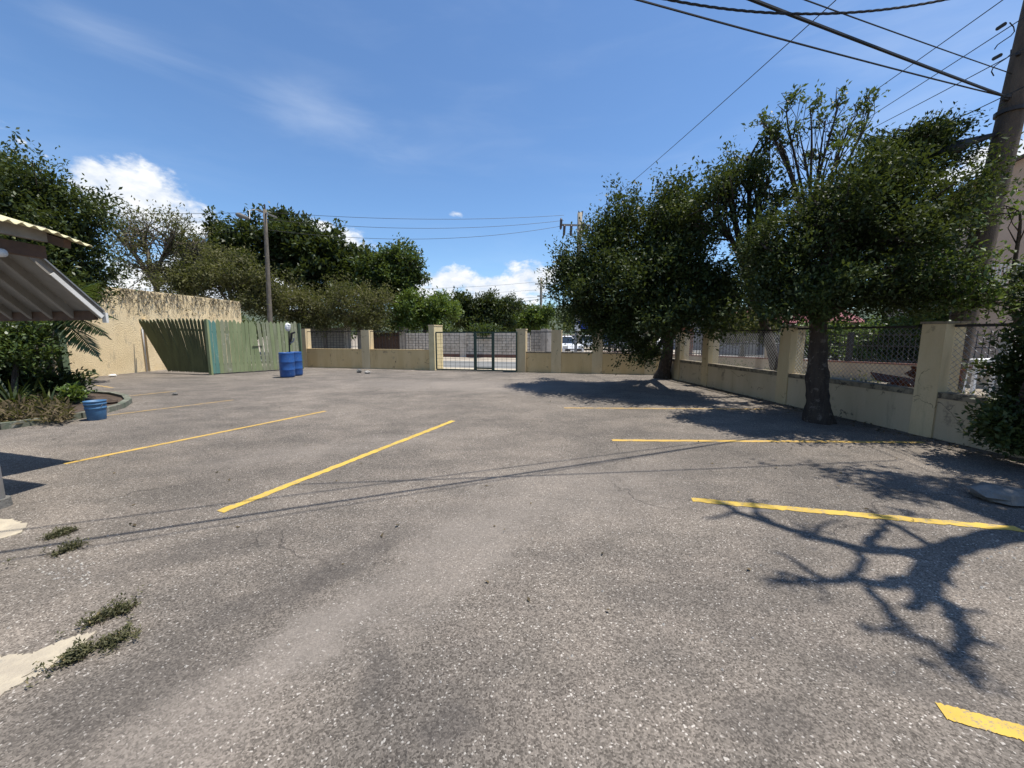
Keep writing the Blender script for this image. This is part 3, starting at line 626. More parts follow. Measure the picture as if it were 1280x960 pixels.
# barrels
def barrel(p, label, h=.93, r=.255, rot=0.):
    t = thing('barrel', label, 'barrel', p, 'blue plastic barrels'); m = MB()
    pr = [(0, .012), (r * .9, .012), (r * .97, .04), (r, .09)]
    for zc in (.31, .62): pr += [(r, zc * h - .03), (r + .007, zc * h - .012), (r + .007, zc * h + .012), (r, zc * h + .03)]
    pr += [(r, h - .13), (r * .975, h - .07), (r * .99, h - .05), (r * .99, h - .01), (r * .96, h), (r * .93, h - .015), (r * .9, h - .03), (0, h - .03)]
    m.lathe(pr, p, 32); m.build('body', 'blue_plastic', t, True)
    for a in (0, math.pi): MB().lathe([(0, h - .028), (.045, h - .028), (.045, h - .008), (0, h - .008)], Vector(p) + Vector((math.cos(a + rot) * r * .6, math.sin(a + rot) * r * .6, 0)), 12).build('bung', 'blue_plastic', t)
    return t
b1 = G(354.5, 472.5); b1.y += .28; barrel(b1, 'blue plastic barrel in front of the fence, the nearer of two'); b2 = b1 + Vector((-.02, .58, 0)); barrel(b2, 'blue plastic barrel half hidden behind the other one', rot=.7)
# tool propped behind the barrels, with a rag on it
q = b1 + Vector((-.22, .62, 0)); t = thing('propped_tool', 'dark bent metal tool standing behind the blue barrels', 'tool', q)
z3 = ZZ(413, q.y); MB().tube([q, q + Vector((0, 0, 1.)), q + Vector((.02, .02, z3))], .028, 6).build('shaft', 'black_iron', t)
MB().tube([q + Vector((.01, .01, z3 - .55)), q + Vector((.1, 0, z3 - .3)), q + Vector((.12, 0, z3 - .12)), q + Vector((.26, 0, z3 - .07))], [.045, .04, .05, .035], 6).build('head', 'black_iron', t)
MB().tube([q + Vector((.03, .01, z3 - .5)), q + Vector((.17, .0, z3 - .42)), q + Vector((.2, 0, z3 - .3))], .03, 6).build('handle', 'grey_metal', t)
RAG = q + Vector((0, 0, z3 + .0))

# ================================================================== LEFT FOREGROUND: HOUSE, PLANTER
hs = thing('house', 'open-sided house with cream corrugated roof and sloping awning at left edge', 'house', (-5.5, 2.5, 0))
Tp = P(116, 305, 4.0); uu = Vector((-.965, .262, 0)); slope = .265
def roof():
    m = MB(); ny, nx = 330, 4; vs = []; fs = []; y0 = Tp.y; dv = Vector((-.03, -1, 0)).normalized()
    for i in range(ny + 1):
        s = i * .0145; w = .013 * math.sin(2 * math.pi * s / .087)
        for j in range(nx + 1):
            d = 3.2 * j / nx; p = Vector((Tp.x, Tp.y, Tp.z)) + dv * s + uu * d; sag = .03 * max(0, 1 - s / .5) * (1 - j / nx)
            vs.append((p.x, p.y, Tp.z + slope * d + w + .045 - sag - .045 * max(0, 1 - s / .3)))
    K = nx + 1
    for i in range(ny):
        for j in range(nx): a = i * K + j; fs.append((a, a + 1, a + K + 1, a + K))
    m.add(vs, fs); o = m.build('roof_sheet', 'roof_cream', hs, True); md = o.modifiers.new('thickness', 'SOLIDIFY'); md.thickness = .006; md.offset = -1
roof()
bx = Tp.x - .3
def along(px, py, d): return P(px, py, d)
a, b = P(56, 300, 3.72), None; a = Vector((a.x, a.y, Tp.z + .02))
MB().bar(a, (a.x - .12, -2, a.z), .05, .13).build('fascia_board', 'beam_grey', hs)
MB().bar((a.x - .06, a.y + .02, a.z - .155), (a.x - .18, -2, a.z - .155), .07, .11).build('wall_plate', 'beam_brown', hs)
for k in range(7):
    s = a + Vector((.06, .13 - .62 * k, -.055)); e = s + uu * 2.6 + Vector((0, 0, slope * 2.6)); MB().bar(s, e, .05, .08).build('rafter', 'beam_brown', hs)
E0 = P(125, 391, 4.78); Rk = P(40, 318, 4.2); Rk.x = max(Rk.x, -5.6)
def aw(s, t, dz=0): p = E0 + (Rk - E0) * t + uu * s; return Vector((p.x, p.y, p.z + dz))
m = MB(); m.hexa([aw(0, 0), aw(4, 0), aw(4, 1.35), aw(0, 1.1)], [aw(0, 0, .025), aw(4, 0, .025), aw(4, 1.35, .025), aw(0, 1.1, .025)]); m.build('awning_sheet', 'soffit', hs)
for s in (.42, .82, 1.22, 1.62, 2.1, 2.6): MB().bar(aw(s, .03, -.055), aw(s, 1.2, -.055), .045, .08).build('awning_rafter', 'soffit', hs)
MB().bar(aw(.03, .05, -.06), aw(4, .05, -.06), .035, .11).build('eave_beam', 'beam_brown', hs)
nrm = Vector((.965, -.262, 0))
MB().bar(aw(-.015, -.03, -.02), aw(-.015, 1.05, -.02), .025, .1).build('rake_board', 'beam_grey', hs)
MB().bar(aw(-.03, .0, -.05), aw(-.03, .78, -.05), .022, .045).build('rake_trim', 'white_paint', hs)
MB().bar(aw(-.035, -.05, -.09), aw(-.035, -.05, .03), .05, .03).build('corner_trim', 'white_paint', hs)
MB().bar(aw(-.03, -.03, .035), aw(-.03, 1.05, .035), .05, .014).build('drip_edge', 'grey_metal', hs)
cb = G(-3, 634); MB().tube([(cb.x, cb.y, .06), (cb.x, cb.y, 1.4), (cb.x, cb.y, Tp.z - .16)], [.055, .052, .05], 14).build('column', 'white_paint', hs, True)
MB().lathe([(0, .08), (.085, .08), (.09, .0), (0, 0)], cb, 14).build('column_base', 'stone_dark', hs)
MB().tube([P(-14, 316, 3.4), P(4, 316, 3.4)], .035, 10).build('pipe_end', 'white_plastic', hs, True)
m = MB(); m.box((-8.3, .6, 1.35), (.15, 5.6, 2.7)); m.build('wall', 'white_paint', hs)
# green post
gpz = G(86, 497); t = thing('timber_post', 'thin dark green square post standing in the planting bed', 'post', gpz)
MB().bar(gpz, gpz + Vector((-.02, 0, 2.0)), .15, .15).build('shaft', 'post_green', t); MB().box(gpz + Vector((-.02, 0, 2.02)), (.19, .19, .04)).build('cap', 'post_green', t)
# planting bed
kb = [G(-60, 541), G(0, 537), G(60, 529), G(100, 523), G(128, 517), G(152, 510), G(161, 504), G(157, 499), G(140, 495), G(110, 493), G(60, 492)]
kb[6].y -= .0; kb = [Vector((p.x, p.y, 0)) for p in kb]; poly = [(p.x, p.y) for p in kb] + [(-15.5, 10.), (-15.5, 5.5)]
bed = thing('planting_bed', 'planting bed edged by a low green-painted kerb beside the blue pail', 'planting bed', G(80, 510))
MB().prism(poly, -.02, .05).build('soil', 'soil', bed)
for i in range(len(kb) - 1):
    p, q = kb[i], kb[i + 1]; d = (q - p).normalized(); MB().bar(p + Vector((0, 0, .03)) + d * .004, q + Vector((0, 0, .03)) - d * .004, .12, .15 + .012 * (i % 2)).build('kerb_stone', 'kerb_green', bed)
# pail
pb = G(113, 526); pb.y += .12; t = thing('pail', 'faded blue bucket with wire handle beside the planting bed kerb', 'bucket', pb); m = MB(); h = .36
m.lathe([(0, .0), (.125, .0), (.13, .01), (.142, .2), (.143, .21), (.152, .21), (.152, .235), (.146, .24), (.15, .29), (.158, .29), (.158, .31), (.151, .315), (.153, h - .012), (.16, h - .01), (.16, h), (.148, h), (.122, .02), (0, .02)], pb, 28); m.build('body', 'blue_pail', t, True)
MB().tube([pb + Vector((.155 * math.cos(a), -.155 * abs(math.sin(a)) * .55 - .01, h - .05 - .17 * math.sin(a))) for a in np.linspace(0, math.pi, 13)], .004, 5).build('handle', 'grey_metal', t)
# rubbish
def blob_stone(name, label, cat, c, r, mat, seed, sq=.6, group=None):
    rs = random.Random(seed); m = MB(); nu, nv = 9, 6; vs = []; fs = []; c = Vector(c)
    for i in range(nv + 1):
        th = math.pi * i / nv
        for j in range(nu): a = 2 * math.pi * j / nu; k = rs.uniform(.78, 1.15); vs.append(c + Vector((r * k * math.sin(th) * math.cos(a), r * k * math.sin(th) * math.sin(a) * .8, r * sq * (k * .3 + .7) * (math.cos(th) + .75))))
    for i in range(nv):
        for j in range(nu): a, b = i * nu + j, i * nu + (j + 1) % nu; fs.append((a, a + nu, b + nu, b))
    m.add(vs, fs); o = m.build(name, mat, org=c); return tag(o, label, cat, group)
blob_stone('rag', 'white rag bundled on top of the metal tool by the green fence', 'rag', RAG, .125, 'cloth_white', 21, 1.35)
blob_stone('rubble_stone', 'pale rubble stone lying before the low ochre wall, right of pair', 'stone', G(459.5, 467), .12, 'stone_pale', 4)
blob_stone('rubble_stone', 'dark-bottomed rubble stone before the low ochre wall, left of pair', 'stone', G(449, 466), .11, 'stone_dark', 9, .9)
blob_stone('paper_scrap', 'crumpled white litter on the asphalt under the stucco wall', 'litter', G(141, 470.5), .13, 'cloth_white', 5, .4)
blob_stone('small_stone', 'small dark stone alone on asphalt between two faded lines', 'stone', G(219, 494), .07, 'stone_dark', 6)
blob_stone('concrete_lump', 'broken concrete lump at the right edge below the hedge', 'concrete', G(1252, 625), .27, 'stone_dark', 7, .3)

# ================================================================== ACROSS THE STREET
BL0 = on_line(600, BW0 + nW * 10.2, BW1 + nW * 10.2); BL1 = BL0 + dW
def bl(px): return on_line(px, BL0, BL1)
def block_wall(name, label, a, b, z, mat, seed, plinth=None, pil=()):
    t = thing(name, label, 'wall', a); r = random.Random(seed); d = (b - a).normalized(); n = nW; L = (b - a).length
    m = MB(); wall_piece(m, a + n * .02, b + n * .02, n, .16, -.05, z - .01); m.build('mortar_core', 'mortar', t)
    bm_ = MB(); rows = int(round(z / .2)); hh = z / rows
    for k in range(rows):
        s = -.2 * (k % 2)
        while s < L:
            s0, s1 = max(0, s) + .012, min(L, s + .4) - .012
            if s1 - s0 > .05:
                o = r.uniform(0, .008); p, q = a + d * s0 - n * o, a + d * s1 - n * o; wall_piece(bm_, p, q, n, .19, k * hh + .011 - (.0 if k else .04), (k + 1) * hh - .011)
            s += .4
    o = bm_.build('blocks', mat, t); o['kind'] = 'stuff'
    if plinth: m = MB(); wall_piece(m, a - n * .04, b - n * .04, n, .03, -.05, plinth); m.build('plinth', 'plinth_red', t)
    for px, w, mt, zt in pil:
        p = bl(px); m = MB(); wall_piece(m, p - d * w / 2 - n * .07, p + d * w / 2 - n * .07, n, .4, -.05, zt); m.build('pilaster', mt, t)
    return t
zb = lambda py, px: ZZ(py, bl(px).y)
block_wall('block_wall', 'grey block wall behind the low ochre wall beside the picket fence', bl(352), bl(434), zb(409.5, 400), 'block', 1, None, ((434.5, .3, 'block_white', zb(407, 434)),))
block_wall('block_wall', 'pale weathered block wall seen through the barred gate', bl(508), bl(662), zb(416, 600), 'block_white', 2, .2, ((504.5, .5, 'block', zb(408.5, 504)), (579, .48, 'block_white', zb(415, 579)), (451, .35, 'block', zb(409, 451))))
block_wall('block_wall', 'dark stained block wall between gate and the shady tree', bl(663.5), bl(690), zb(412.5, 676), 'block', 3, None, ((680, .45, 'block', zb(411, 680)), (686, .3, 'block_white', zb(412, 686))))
t = thing('sheet_gate', 'dark brown metal gate across the street between block pillars', 'gate', bl(482)); a, b = bl(455), bl(500)
for i in range(14):
    p, q = a + (b - a) * (i / 14) + nW * .1, a + (b - a) * ((i + .94) / 14) + nW * .1; m = MB(); wall_piece(m, p, q, nW, .03, .08, 1.75); m.build('panel', 'beam_brown', t)
MB().bar((a.x, a.y, .5), (b.x, b.y, .5), .05).build('rail', 'black_iron', t); MB().bar((a.x, a.y, 1.5), (b.x, b.y, 1.5), .05).build('rail', 'black_iron', t)
# cars beyond the corner
def car(px, py, Y, heading, label, paint, kind='saloon'):
    p = Vector((P(px, py, Y).x, Y, 0)); t = thing('parked_car', label, 'car', p, 'cars parked beyond the corner')
    rot = Matrix.Rotation(heading, 3, 'Z'); L, W = (4.3, 1.72); Q = lambda x, y, z: p + rot @ Vector((x, y, z))
    hood, roof_ = (.95, 1.48) if kind == 'saloon' else (1.1, 1.78)
    if kind == 'van': hood, roof_ = 1.15, 1.95
    def sec(prof, w0, w1, name, mat, par):
        m = MB(); n = len(prof); vs = [Q(x, -(w0 if z < .99 * hood else w1) / 2, z) for x, z in prof] + [Q(x, (w0 if z < .99 * hood else w1) / 2, z) for x, z in prof]
        m.add(vs, [tuple(range(n)), tuple(range(n, 2 * n))[::-1]] + [(i, i + n, (i + 1) % n + n, (i + 1) % n) for i in range(n)]); return m.build(name, mat, par)
    sec([(-2.1, .3), (2.1, .3), (2.15, .55), (2.05, hood - .18), (1.2, hood - .02), (-1.9, hood), (-2.12, hood - .15), (-2.15, .5)], W, W, 'body', paint, t)
    cab = sec([(.95, hood - .03), (-1.75, hood - .03), (-1.35, roof_ - .06), (.15, roof_ - .06)], W - .1, W - .36, 'cabin_glass', 'glass_dark', t)
    sec([(.22, roof_ - .065), (-1.4, roof_ - .065), (-1.2, roof_), (.05, roof_)], W - .3, W - .36, 'roof', paint, t)
    for x0, x1 in ((.95, .15), (-1.75, -1.35)):
        for sy in (-1, 1): MB().bar(Q(x0, sy * (W - .1) / 2, hood - .02), Q(x1, sy * (W - .36) / 2, roof_ - .05), .06).build('window_pillar', paint, t)
    for x in (1.35, -1.3):
        for sy in (-1, 1): MB().tube([Q(x, sy * (W / 2 - .17), .31), Q(x, sy * (W / 2 + .02), .31)], .31, 16).build('wheel', 'tyre', t); MB().tube([Q(x, sy * (W / 2), .31), Q(x, sy * (W / 2 + .03), .31)], .18, 12).build('wheel_rim', 'grey_metal', t)
    for sy in (-1, 1): MB().box(Q(2.1, sy * .62, .68), (.12, .34, .14), heading).build('headlight', 'lamp_glass', t); MB().box(Q(-2.12, sy * .68, .75), (.06, .22, .16), heading).build('tail_light', 'rust', t)
    MB().box(Q(2.14, 0, .45), (.05, 1.3, .16), heading).build('bumper_grille', 'black_iron', t); MB().box(Q(2.175, 0, .42), (.02, .5, .11), heading).build('number_plate', 'white_plastic', t)
    return t
car(703, 430, 31, R(-75), 'white car partly behind the wall pillar beyond the corner', 'car_white'); car(716, 427, 44, R(-120), 'dark saloon car parked left of silver car beyond corner', 'car_dark'); car(735, 427, 42, R(-95), 'silver car facing the lot beside a road sign post', 'car_silver')
car(756, 428, 43, R(-90), 'blue car half hidden by the leaves of the corner tree', 'car_blue'); car(784, 431, 36, R(-92), 'grey car behind low wall under hanging corner tree branches', 'car_grey'); car(810, 429, 30, R(-95), 'white van facing the lot, seen left of the tree trunk', 'car_white', 'van'); car(772, 430, 48, R(-90), 'distant white car seen between hanging branches of corner tree', 'car_white')
sp_ = Vector((P(719.5, 440, 25).x, 25, 0)); t = thing('road_sign', 'blue road sign on a grey post behind the low wall', 'road sign', sp_)
MB().bar(sp_, sp_ + Vector((0, 0, ZZ(398, 25))), .16, .16).build('post', 'grey_metal', t)
c = Vector((P(728, 406, 25).x, 24.85, ZZ(406, 25))); MB().box(c, (.62, .04, .5)).build('plate', 'sign_blue', t); MB().box(c + Vector((-.36, -.01, -.16)), (.3, .04, .42)).build('plate_lower', 'white_plastic', t)
# block of houses far right: red roof house
def gable_house(name, label, c, w, dpt, h, rise, rz, wall, roofm, wins, over=.4, doors=()):
    t = thing(name, label, 'house', c); c = Vector(c); rot = Matrix.Rotation(rz, 3, 'Z'); Q = lambda x, y, z: c + rot @ Vector((x, y, z)); m = MB()
    x, y = w / 2, dpt / 2
    m.add([Q(-x, -y, -.1), Q(x, -y, -.1), Q(x, y, -.1), Q(-x, y, -.1), Q(-x, -y, h), Q(x, -y, h), Q(x, y, h), Q(-x, y, h), Q(0, -y, h + rise), Q(0, y, h + rise)],
          [(0, 1, 5, 8, 4), (2, 3, 7, 9, 6), (1, 2, 6, 5), (3, 0, 4, 7), (0, 3, 2, 1)]); m.build('wall', wall, t)
    k = rise / x; X = x + over; e = .12
    m = MB()
    for sg in (-1, 1):
        A = [Q(0, -y - over, h + rise + .02), Q(0, y + over, h + rise + .02), Q(sg * X, y + over, h - k * over + .02), Q(sg * X, -y - over, h - k * over + .02)]
        if sg > 0: A.reverse()
        m.hexa(A[::-1] if sg < 0 else A[::-1], [p + Vector((0, 0, e)) for p in (A[::-1])])
    rf = m.build('roof', roofm, t)
    m = MB(); m.bar(Q(0, -y - over - .02, h + rise + e + .04), Q(0, y + over + .02, h + rise + e + .04), .25, .08); m.build('ridge_cap', roofm, rf)
    for (fx, fz, ww, wh, nx, nz, face) in wins:
        if face == 'f': o0, ux, nn = Q(fx, -y - .03, fz), rot @ Vector((1, 0, 0)), rot @ Vector((0, -1, 0))
        else: o0, ux, nn = Q(-x - .03, fx, fz), rot @ Vector((0, -1, 0)), rot @ Vector((-1, 0, 0))
        up = Vector((0, 0, 1)); rr = math.atan2(ux.y, ux.x)
        wn = MB().box(o0, (ww, .05, wh), rr).build('window', 'glass_dark', t)
        fr = MB()
        for s in (-1, 1): fr.bar(o0 + ux * s * ww / 2 - up * (wh / 2 + .04) + nn * .04, o0 + ux * s * ww / 2 + up * (wh / 2 + .04) + nn * .04, .08); fr.bar(o0 - ux * (ww / 2 - .04) + up * s * wh / 2 + nn * .04, o0 + ux * (ww / 2 - .04) + up * s * wh / 2 + nn * .04, .08)
        fr.build('frame', 'white_paint', wn); gr = MB()
        for i in range(1, nx): gr.bar(o0 + ux * (ww * (i / nx - .5)) - up * (wh / 2 - .04) + nn * .06, o0 + ux * (ww * (i / nx - .5)) + up * (wh / 2 - .04) + nn * .06, .035)
        for i in range(1, nz): gr.bar(o0 - ux * (ww / 2 - .04) + up * wh * (i / nz - .5) + nn * .085, o0 + ux * (ww / 2 - .04) + up * wh * (i / nz - .5) + nn * .085, .035)
        gr.build('grille', 'white_paint', wn)
    return t
pk = Vector((24.3, 17.6, 0))
gable_house('gabled_house', 'pinkish two-storey gabled house with white window grilles, behind the power pole', pk, 9.0, 10, 7.6, 2.3, R(-28), 'render_pink', 'roof_brown', [(-1.9, 6.3, 1.5, 1.3, 3, 3, 'f'), (1.3, 6.3, 1.5, 1.3, 3, 3, 'f'), (-1.9, 2.6, 1.6, 1.4, 4, 3, 'f'), (0, 6.2, 1.6, 1.3, 3, 3, 's'), (-3, 2.6, 1.6, 1.3, 4, 3, 's')])
t = thing('balcony', 'white metal balcony railing on the pinkish house behind leaves', 'balcony', P(1250, 352, 14.5)); a, b = P(1222, 362, 14.6), P(1300, 366, 13.2)
MB().bar(a, b, .9, .14).build('floor_slab', 'render_pink', t)
up = Vector((0, 0, 1)); MB().bar(a + up * .9, b + up * .9, .06).build('rail', 'white_paint', t)
mb_ = mesh_of(MB().box((0, 0, .45), (.03, .03, .9)), 'baluster', 'white_paint')
for i in range(16): shared('baluster', mb_, t, a.lerp(b, (i + .5) / 16))
rh = P(975, 400, 34); gable_house('red_roof_house', 'low grey house with red roof glimpsed between the two trees', (rh.x, 34, 0), 7, 8, 2.5, 1.1, R(75), 'render_grey', 'roof_red', [(-2, 1.4, 1.2, 1., 2, 2, 'f'), (1.5, 1.4, 1.2, 1., 2, 2, 's')])
rh = P(905, 400, 42); gable_house('grey_house', 'grey house far behind the corner tree', (rh.x, 44, 0), 9, 8, 3., 1.4, R(60), 'render_grey', 'roof_brown', [(-2, 1.5, 1.2, 1.1, 2, 2, 'f'), (2, 1.5, 1.2, 1.1, 2, 2, 'f')])
# neighbour's low wall with iron fence
zN = .58; NA, NB_ = G(900, 446.6, zN), G(1100, 455, zN); dN = (NB_ - NA).normalized(); nN = Vector((-dN.y, dN.x, 0))
A, B = Vector((NA.x, NA.y, 0)) - dN * 7, Vector((NB_.x, NB_.y, 0)) + dN * 7
nb = thing('iron_fence', 'black iron bar fence on a low beige wall beyond the right wall', 'fence', A)
m = MB(); wall_piece(m, A, B, nN, .2, -.1, zN); m.build('wall_panel', 'render_beige', nb)
m = MB(); wall_piece(m, A - nN * .015, B - nN * .015, nN, .23, zN + .002, zN + .05); m.build('coping', 'plinth_red', nb)
L = (B - A).length; zi = 1.66
bmesh_ = mesh_of(MB().box((0, 0, .5), (.022, .022, 1.)), 'iron_bar', 'black_iron'); nbar = int(L / .13)
for i in range(nbar): p = A + dN * (.13 * i + .05) + nN * .1; shared('bar', bmesh_, nb, (p.x, p.y, zN + .05), (0, 0, math.atan2(dN.y, dN.x)), (1, 1, zi - zN))
for z in (zN + .12, 1.2, zi - .08): MB().bar((A.x + nN.x * .1, A.y + nN.y * .1, z), (B.x + nN.x * .1, B.y + nN.y * .1, z), .02, .035).build('rail', 'black_iron', nb)
i = 1.0
while i < L: p = A + dN * i + nN * .1; MB().bar((p.x, p.y, zN), (p.x, p.y, zi + .02), .14).build('post', 'black_iron' if int(i) % 4 else 'render_beige', nb); i += 2.6
# brick pier and far orange pillar near the corner
p = P(858, 440, 19); t = thing('brick_pier', 'orange brick gate pier seen through the bars right of the corner tree', 'pier', (p.x, 19, 0)); MB().box((p.x, 19, .95), (.42, .42, 1.95)).build('shaft', 'brick_red', t); MB().box((p.x, 19, 1.96), (.52, .52, .07)).build('cap', 'render_beige', t)
# things behind the right wall
r0 = wrp(1078) + nR * .62; r = random.Random(4); t = thing('rusty_scrap', 'heap of rusty red sheet scrap behind the wall beside the tall pillar', 'scrap', r0)
for k in range(9):
    c = r0 + Vector((r.uniform(-.1, .15), r.uniform(-.4, .3) - .05 * k, .35 + .085 * k)); MB().box(c, (r.uniform(.15, .35), r.uniform(.4, .8), .02), M=(Matrix.Rotation(r.uniform(-.7, .7), 3, 'X') @ Matrix.Rotation(r.uniform(-.6, .6), 3, 'Y') @ Matrix.Rotation(r.uniform(0, 3), 3, 'Z'))).build('sheet', 'rust', t)
r1 = wrp(1205) + nR * .5; t = thing('meter_post', 'pale grey metal box post behind the wall by the power pole', 'post', r1); MB().box(r1 + Vector((0, 0, .55)), (.1, .16, 1.2)).build('post', 'grey_metal', t); MB().box(r1 + Vector((.06, 0, 1.25)), (.16, .22, .5)).build('meter_box', 'white_paint', t)
fx = P(1232, 456, 9.5); t = thing('white_bench', 'white low bench frame behind the wall at the right hedge', 'bench', (fx.x, fx.y, 0))
MB().box((fx.x, fx.y, fx.z + .12), (1.3, .3, .05), .3).build('seat', 'white_paint', t); MB().box((fx.x, fx.y, fx.z - .15), (1.3, .05, .06), .3).build('stretcher', 'white_paint', t)
for s in (-.55, .55):
    for q in (-.1, .1): MB().box((fx.x + s, fx.y + s * .3 + q, (fx.z + .1) / 2), (.06, .06, fx.z + .1)).build('leg', 'white_paint', t)

# ================================================================== POLES AND WIRES
def wires(name, label, pts, r, sag, n=22, group=None, mat='wire_black', twist=False):
    m = MB(); path = []
    for i in range(n + 1):
        t = i / n; p = Vector(pts[0]).lerp(Vector(pts[1]), t); p.z -= sag * 4 * t * (1 - t); path.append(p)
    if twist:
        d = (Vector(pts[1]) - Vector(pts[0])).normalized(); s = d.cross(Vector((0, 0, 1))).normalized(); u = s.cross(d)
        for k in range(3):
            q = [p + (s * math.cos(i * .62 + k * 2.09) + u * math.sin(i * .62 + k * 2.09)) * r * 1.1 for i, p in enumerate(path)]; m.tube(q, r, 5)
    else: m.tube(path, r, 5)
    return tag(m.build(name, mat), label, 'cable', group)
def pole_shaft(t, a, b, r0, r1, mat): MB().tube([Vector(a) + (Vector(b) - Vector(a)) * (i / 6) for i in range(7)], [r0 + (r1 - r0) * i / 6 for i in range(7)], 14).build('shaft', mat, t, True)
# big pole at right
PB = P(1188, 480, 7.0); PB.z = 0; d1 = P(1232, 280, 7.0); d2 = P(1290, 30, 7.0); lean = (d2 - d1) / (d2.z - d1.z); PBt = d1 + lean * (10.2 - d1.z); PB = d1 - lean * d1.z
bp = thing('power_pole', 'tall leaning timber power pole behind the wall at right edge', 'utility pole', PB)
pole_shaft(bp, PB - lean * .3, PBt, .19, .14, 'pole_wood')
def on_pole(z): return PB + lean * z
hz = d1.z
zk = ZZ(124, 7.0); pk1 = on_pole(zk)
MB().bar(pk1 + Vector((-.22, -.05, .02)), pk1 + Vector((.25, -.05, .02)), .05, .06).build('cable_bracket', 'black_iron', bp)
for dz, l in ((.62, .2), (-.05, .26), (1.35, .22)): p = on_pole(zk + dz); MB().bar(p, p + Vector((-l, -.06, .03)), .04).build('step_bolt', 'black_iron', bp)
MB().tube([on_pole(zk - .2) + Vector((0, 0, -.03)), on_pole(zk - .2) + Vector((0, 0, .03))], .2, 16).build('band', 'black_iron', bp)
jb = P(1200, 180, 7.0); mm = MB(); mm.tube([on_pole(jb.z + .12) + Vector((-.1, 0, .05)), jb + Vector((.12, 0, .02)), jb + Vector((-.05, 0, -.06)), jb + Vector((-.3, .1, -.13))], [.03, .07, .11, .04], 10); mm.build('splice_box', 'wire_black', bp, True)
MB().tube([jb + Vector((-.3, .1, -.13)), jb + Vector((-.8, .5, -.25)), jb + Vector((-1.6, 1.2, -.4))], .03, 6).build('drop_cable', 'wire_black', bp, True)
for k, (px, py) in enumerate(((1262, 28), (1256, 62))):
    a = P(px, py, 6.9); q = [a + Vector((.12 * math.sin(i * .8 + k) - .01 * i, 0, -.065 * i)) for i in range(7)]; MB().tube(q, .008, 5).build('jumper_loop', 'wire_black', bp, True)
xa = on_pole(9.3); xb = xa + Vector((-1.1, .6, 0)); MB().bar(xb, xa + (xa - xb), .1, .12).build('crossarm', 'pole_wood', bp)
for s in (-.9, -.45, .45, .9): p = xa + (xb - xa) * s + Vector((0, 0, .06)); MB().lathe([(.0, 0), (.03, 0), (.05, .05), (.03, .09), (.05, .12), (0, .15)], p, 10).build('insulator', 'ceramic', bp)
# cables from the pole
far1 = pk1 + Vector((-.18, -.05, 0))
dirc = (G(0, 700) - G(870, 570)).normalized()
endA = Vector((-7.5, 1.0, 4.6)); endB = Vector((-7.4, .6, 4.4))
def thru(a, px, py, d, k): q = P(px, py, d); return a + (q - a) * k
w1 = thru(far1, 965, 0, 4.75, 4.2); wires('thick_cable', 'thick black cable from power pole towards upper middle, passing overhead', (far1, w1), .019, .1, group='overhead cables')
w2 = thru(far1 + Vector((0, 0, .02)), 880, 2, 4.7, 3.6); wires('thin_cable', 'thin black cable from power pole, lowest of those rising to the left', (far1 + Vector((0, 0, .0)), w2), .010, .18, group='overhead cables')
s3 = on_pole(ZZ(92, 7.0)) + Vector((-.15, 0, 0)); wires('thin_cable', 'thin cable above the thick one, from pole side to top edge', (s3, thru(s3, 1030, 3, 5.0, 3)), .0075, .05, group='overhead cables')
tw0, tw1 = P(560, -95, 4.0), P(1440, -95, 4.8); wires('twisted_cable', 'twisted black bundle sagging across the top edge', (tw0, tw1), .006, .8, 260, group='overhead cables', twist=True)
TP = Vector((P(722, 400, 30).x, 30, 0)); tpz = ZZ(266, 30)
for k, (px, py, tx, ty) in enumerate(((1243, 0, 1045, 142), (1262, 26, 1080, 145), (1256, 66, 1090, 155), (1245, 118, 1155, 160))):
    a = P(px, py, 6.95); b = P(tx, ty, 11.5 if k < 3 else 9); e = a + (b - a) * 3.2
    wires('line_wire', ('line wire behind the trees, highest of four running back from pole', 'line wire behind the trees, second of four running back from pole', 'line wire behind the trees, third of four running back from pole', 'line wire behind the trees, lowest of four running back from pole')[k], (a + (a - b) * 1.2, e), .008, .12, group='line wires running back from the power pole')
    if k in (1, 2): MB().tube([a + (b - a) * .02, a + (b - a) * .05], .03, 8).build('strain_clamp', 'wire_black', bp)
# streetlight pole left
SP = Vector((P(336, 400, 25).x, 25, 0)); stop = Vector((P(331, 262, 25).x, 25, ZZ(262, 25)))
st = thing('street_lamp', 'weathered timber lamp pole with arm and oval lamp, behind the picket fence', 'street lamp', SP); pole_shaft(st, SP, stop, .16, .1, 'bark_grey')
a, b = P(346, 272, 24.6), P(322, 262.5, 25.2); MB().bar(a, b, .07, .09).build('crossarm', 'pole_pale', st)
MB().tube([stop - Vector((0, 0, .25)), P(326, 263, 25), P(318, 262, 24.6), P(310, 263.5, 24.3)], .03, 6).build('lamp_arm', 'grey_metal', st)
a, b = P(294.5, 267.5, 24), P(312, 273.5, 24); MB().tube([a, a.lerp(b, .12), a.lerp(b, .35), a.lerp(b, .65), b], [.04, .12, .15, .12, .06], 10).build('lamp_head', 'stone_dark', st, True)
MB().tube([b, P(312, 264, 24.2)], .03, 6).build('lamp_bracket', 'grey_metal', st)
MB().tube([stop, stop + Vector((0, 0, .3))], .05, 8).build('insulator', 'ceramic', st)
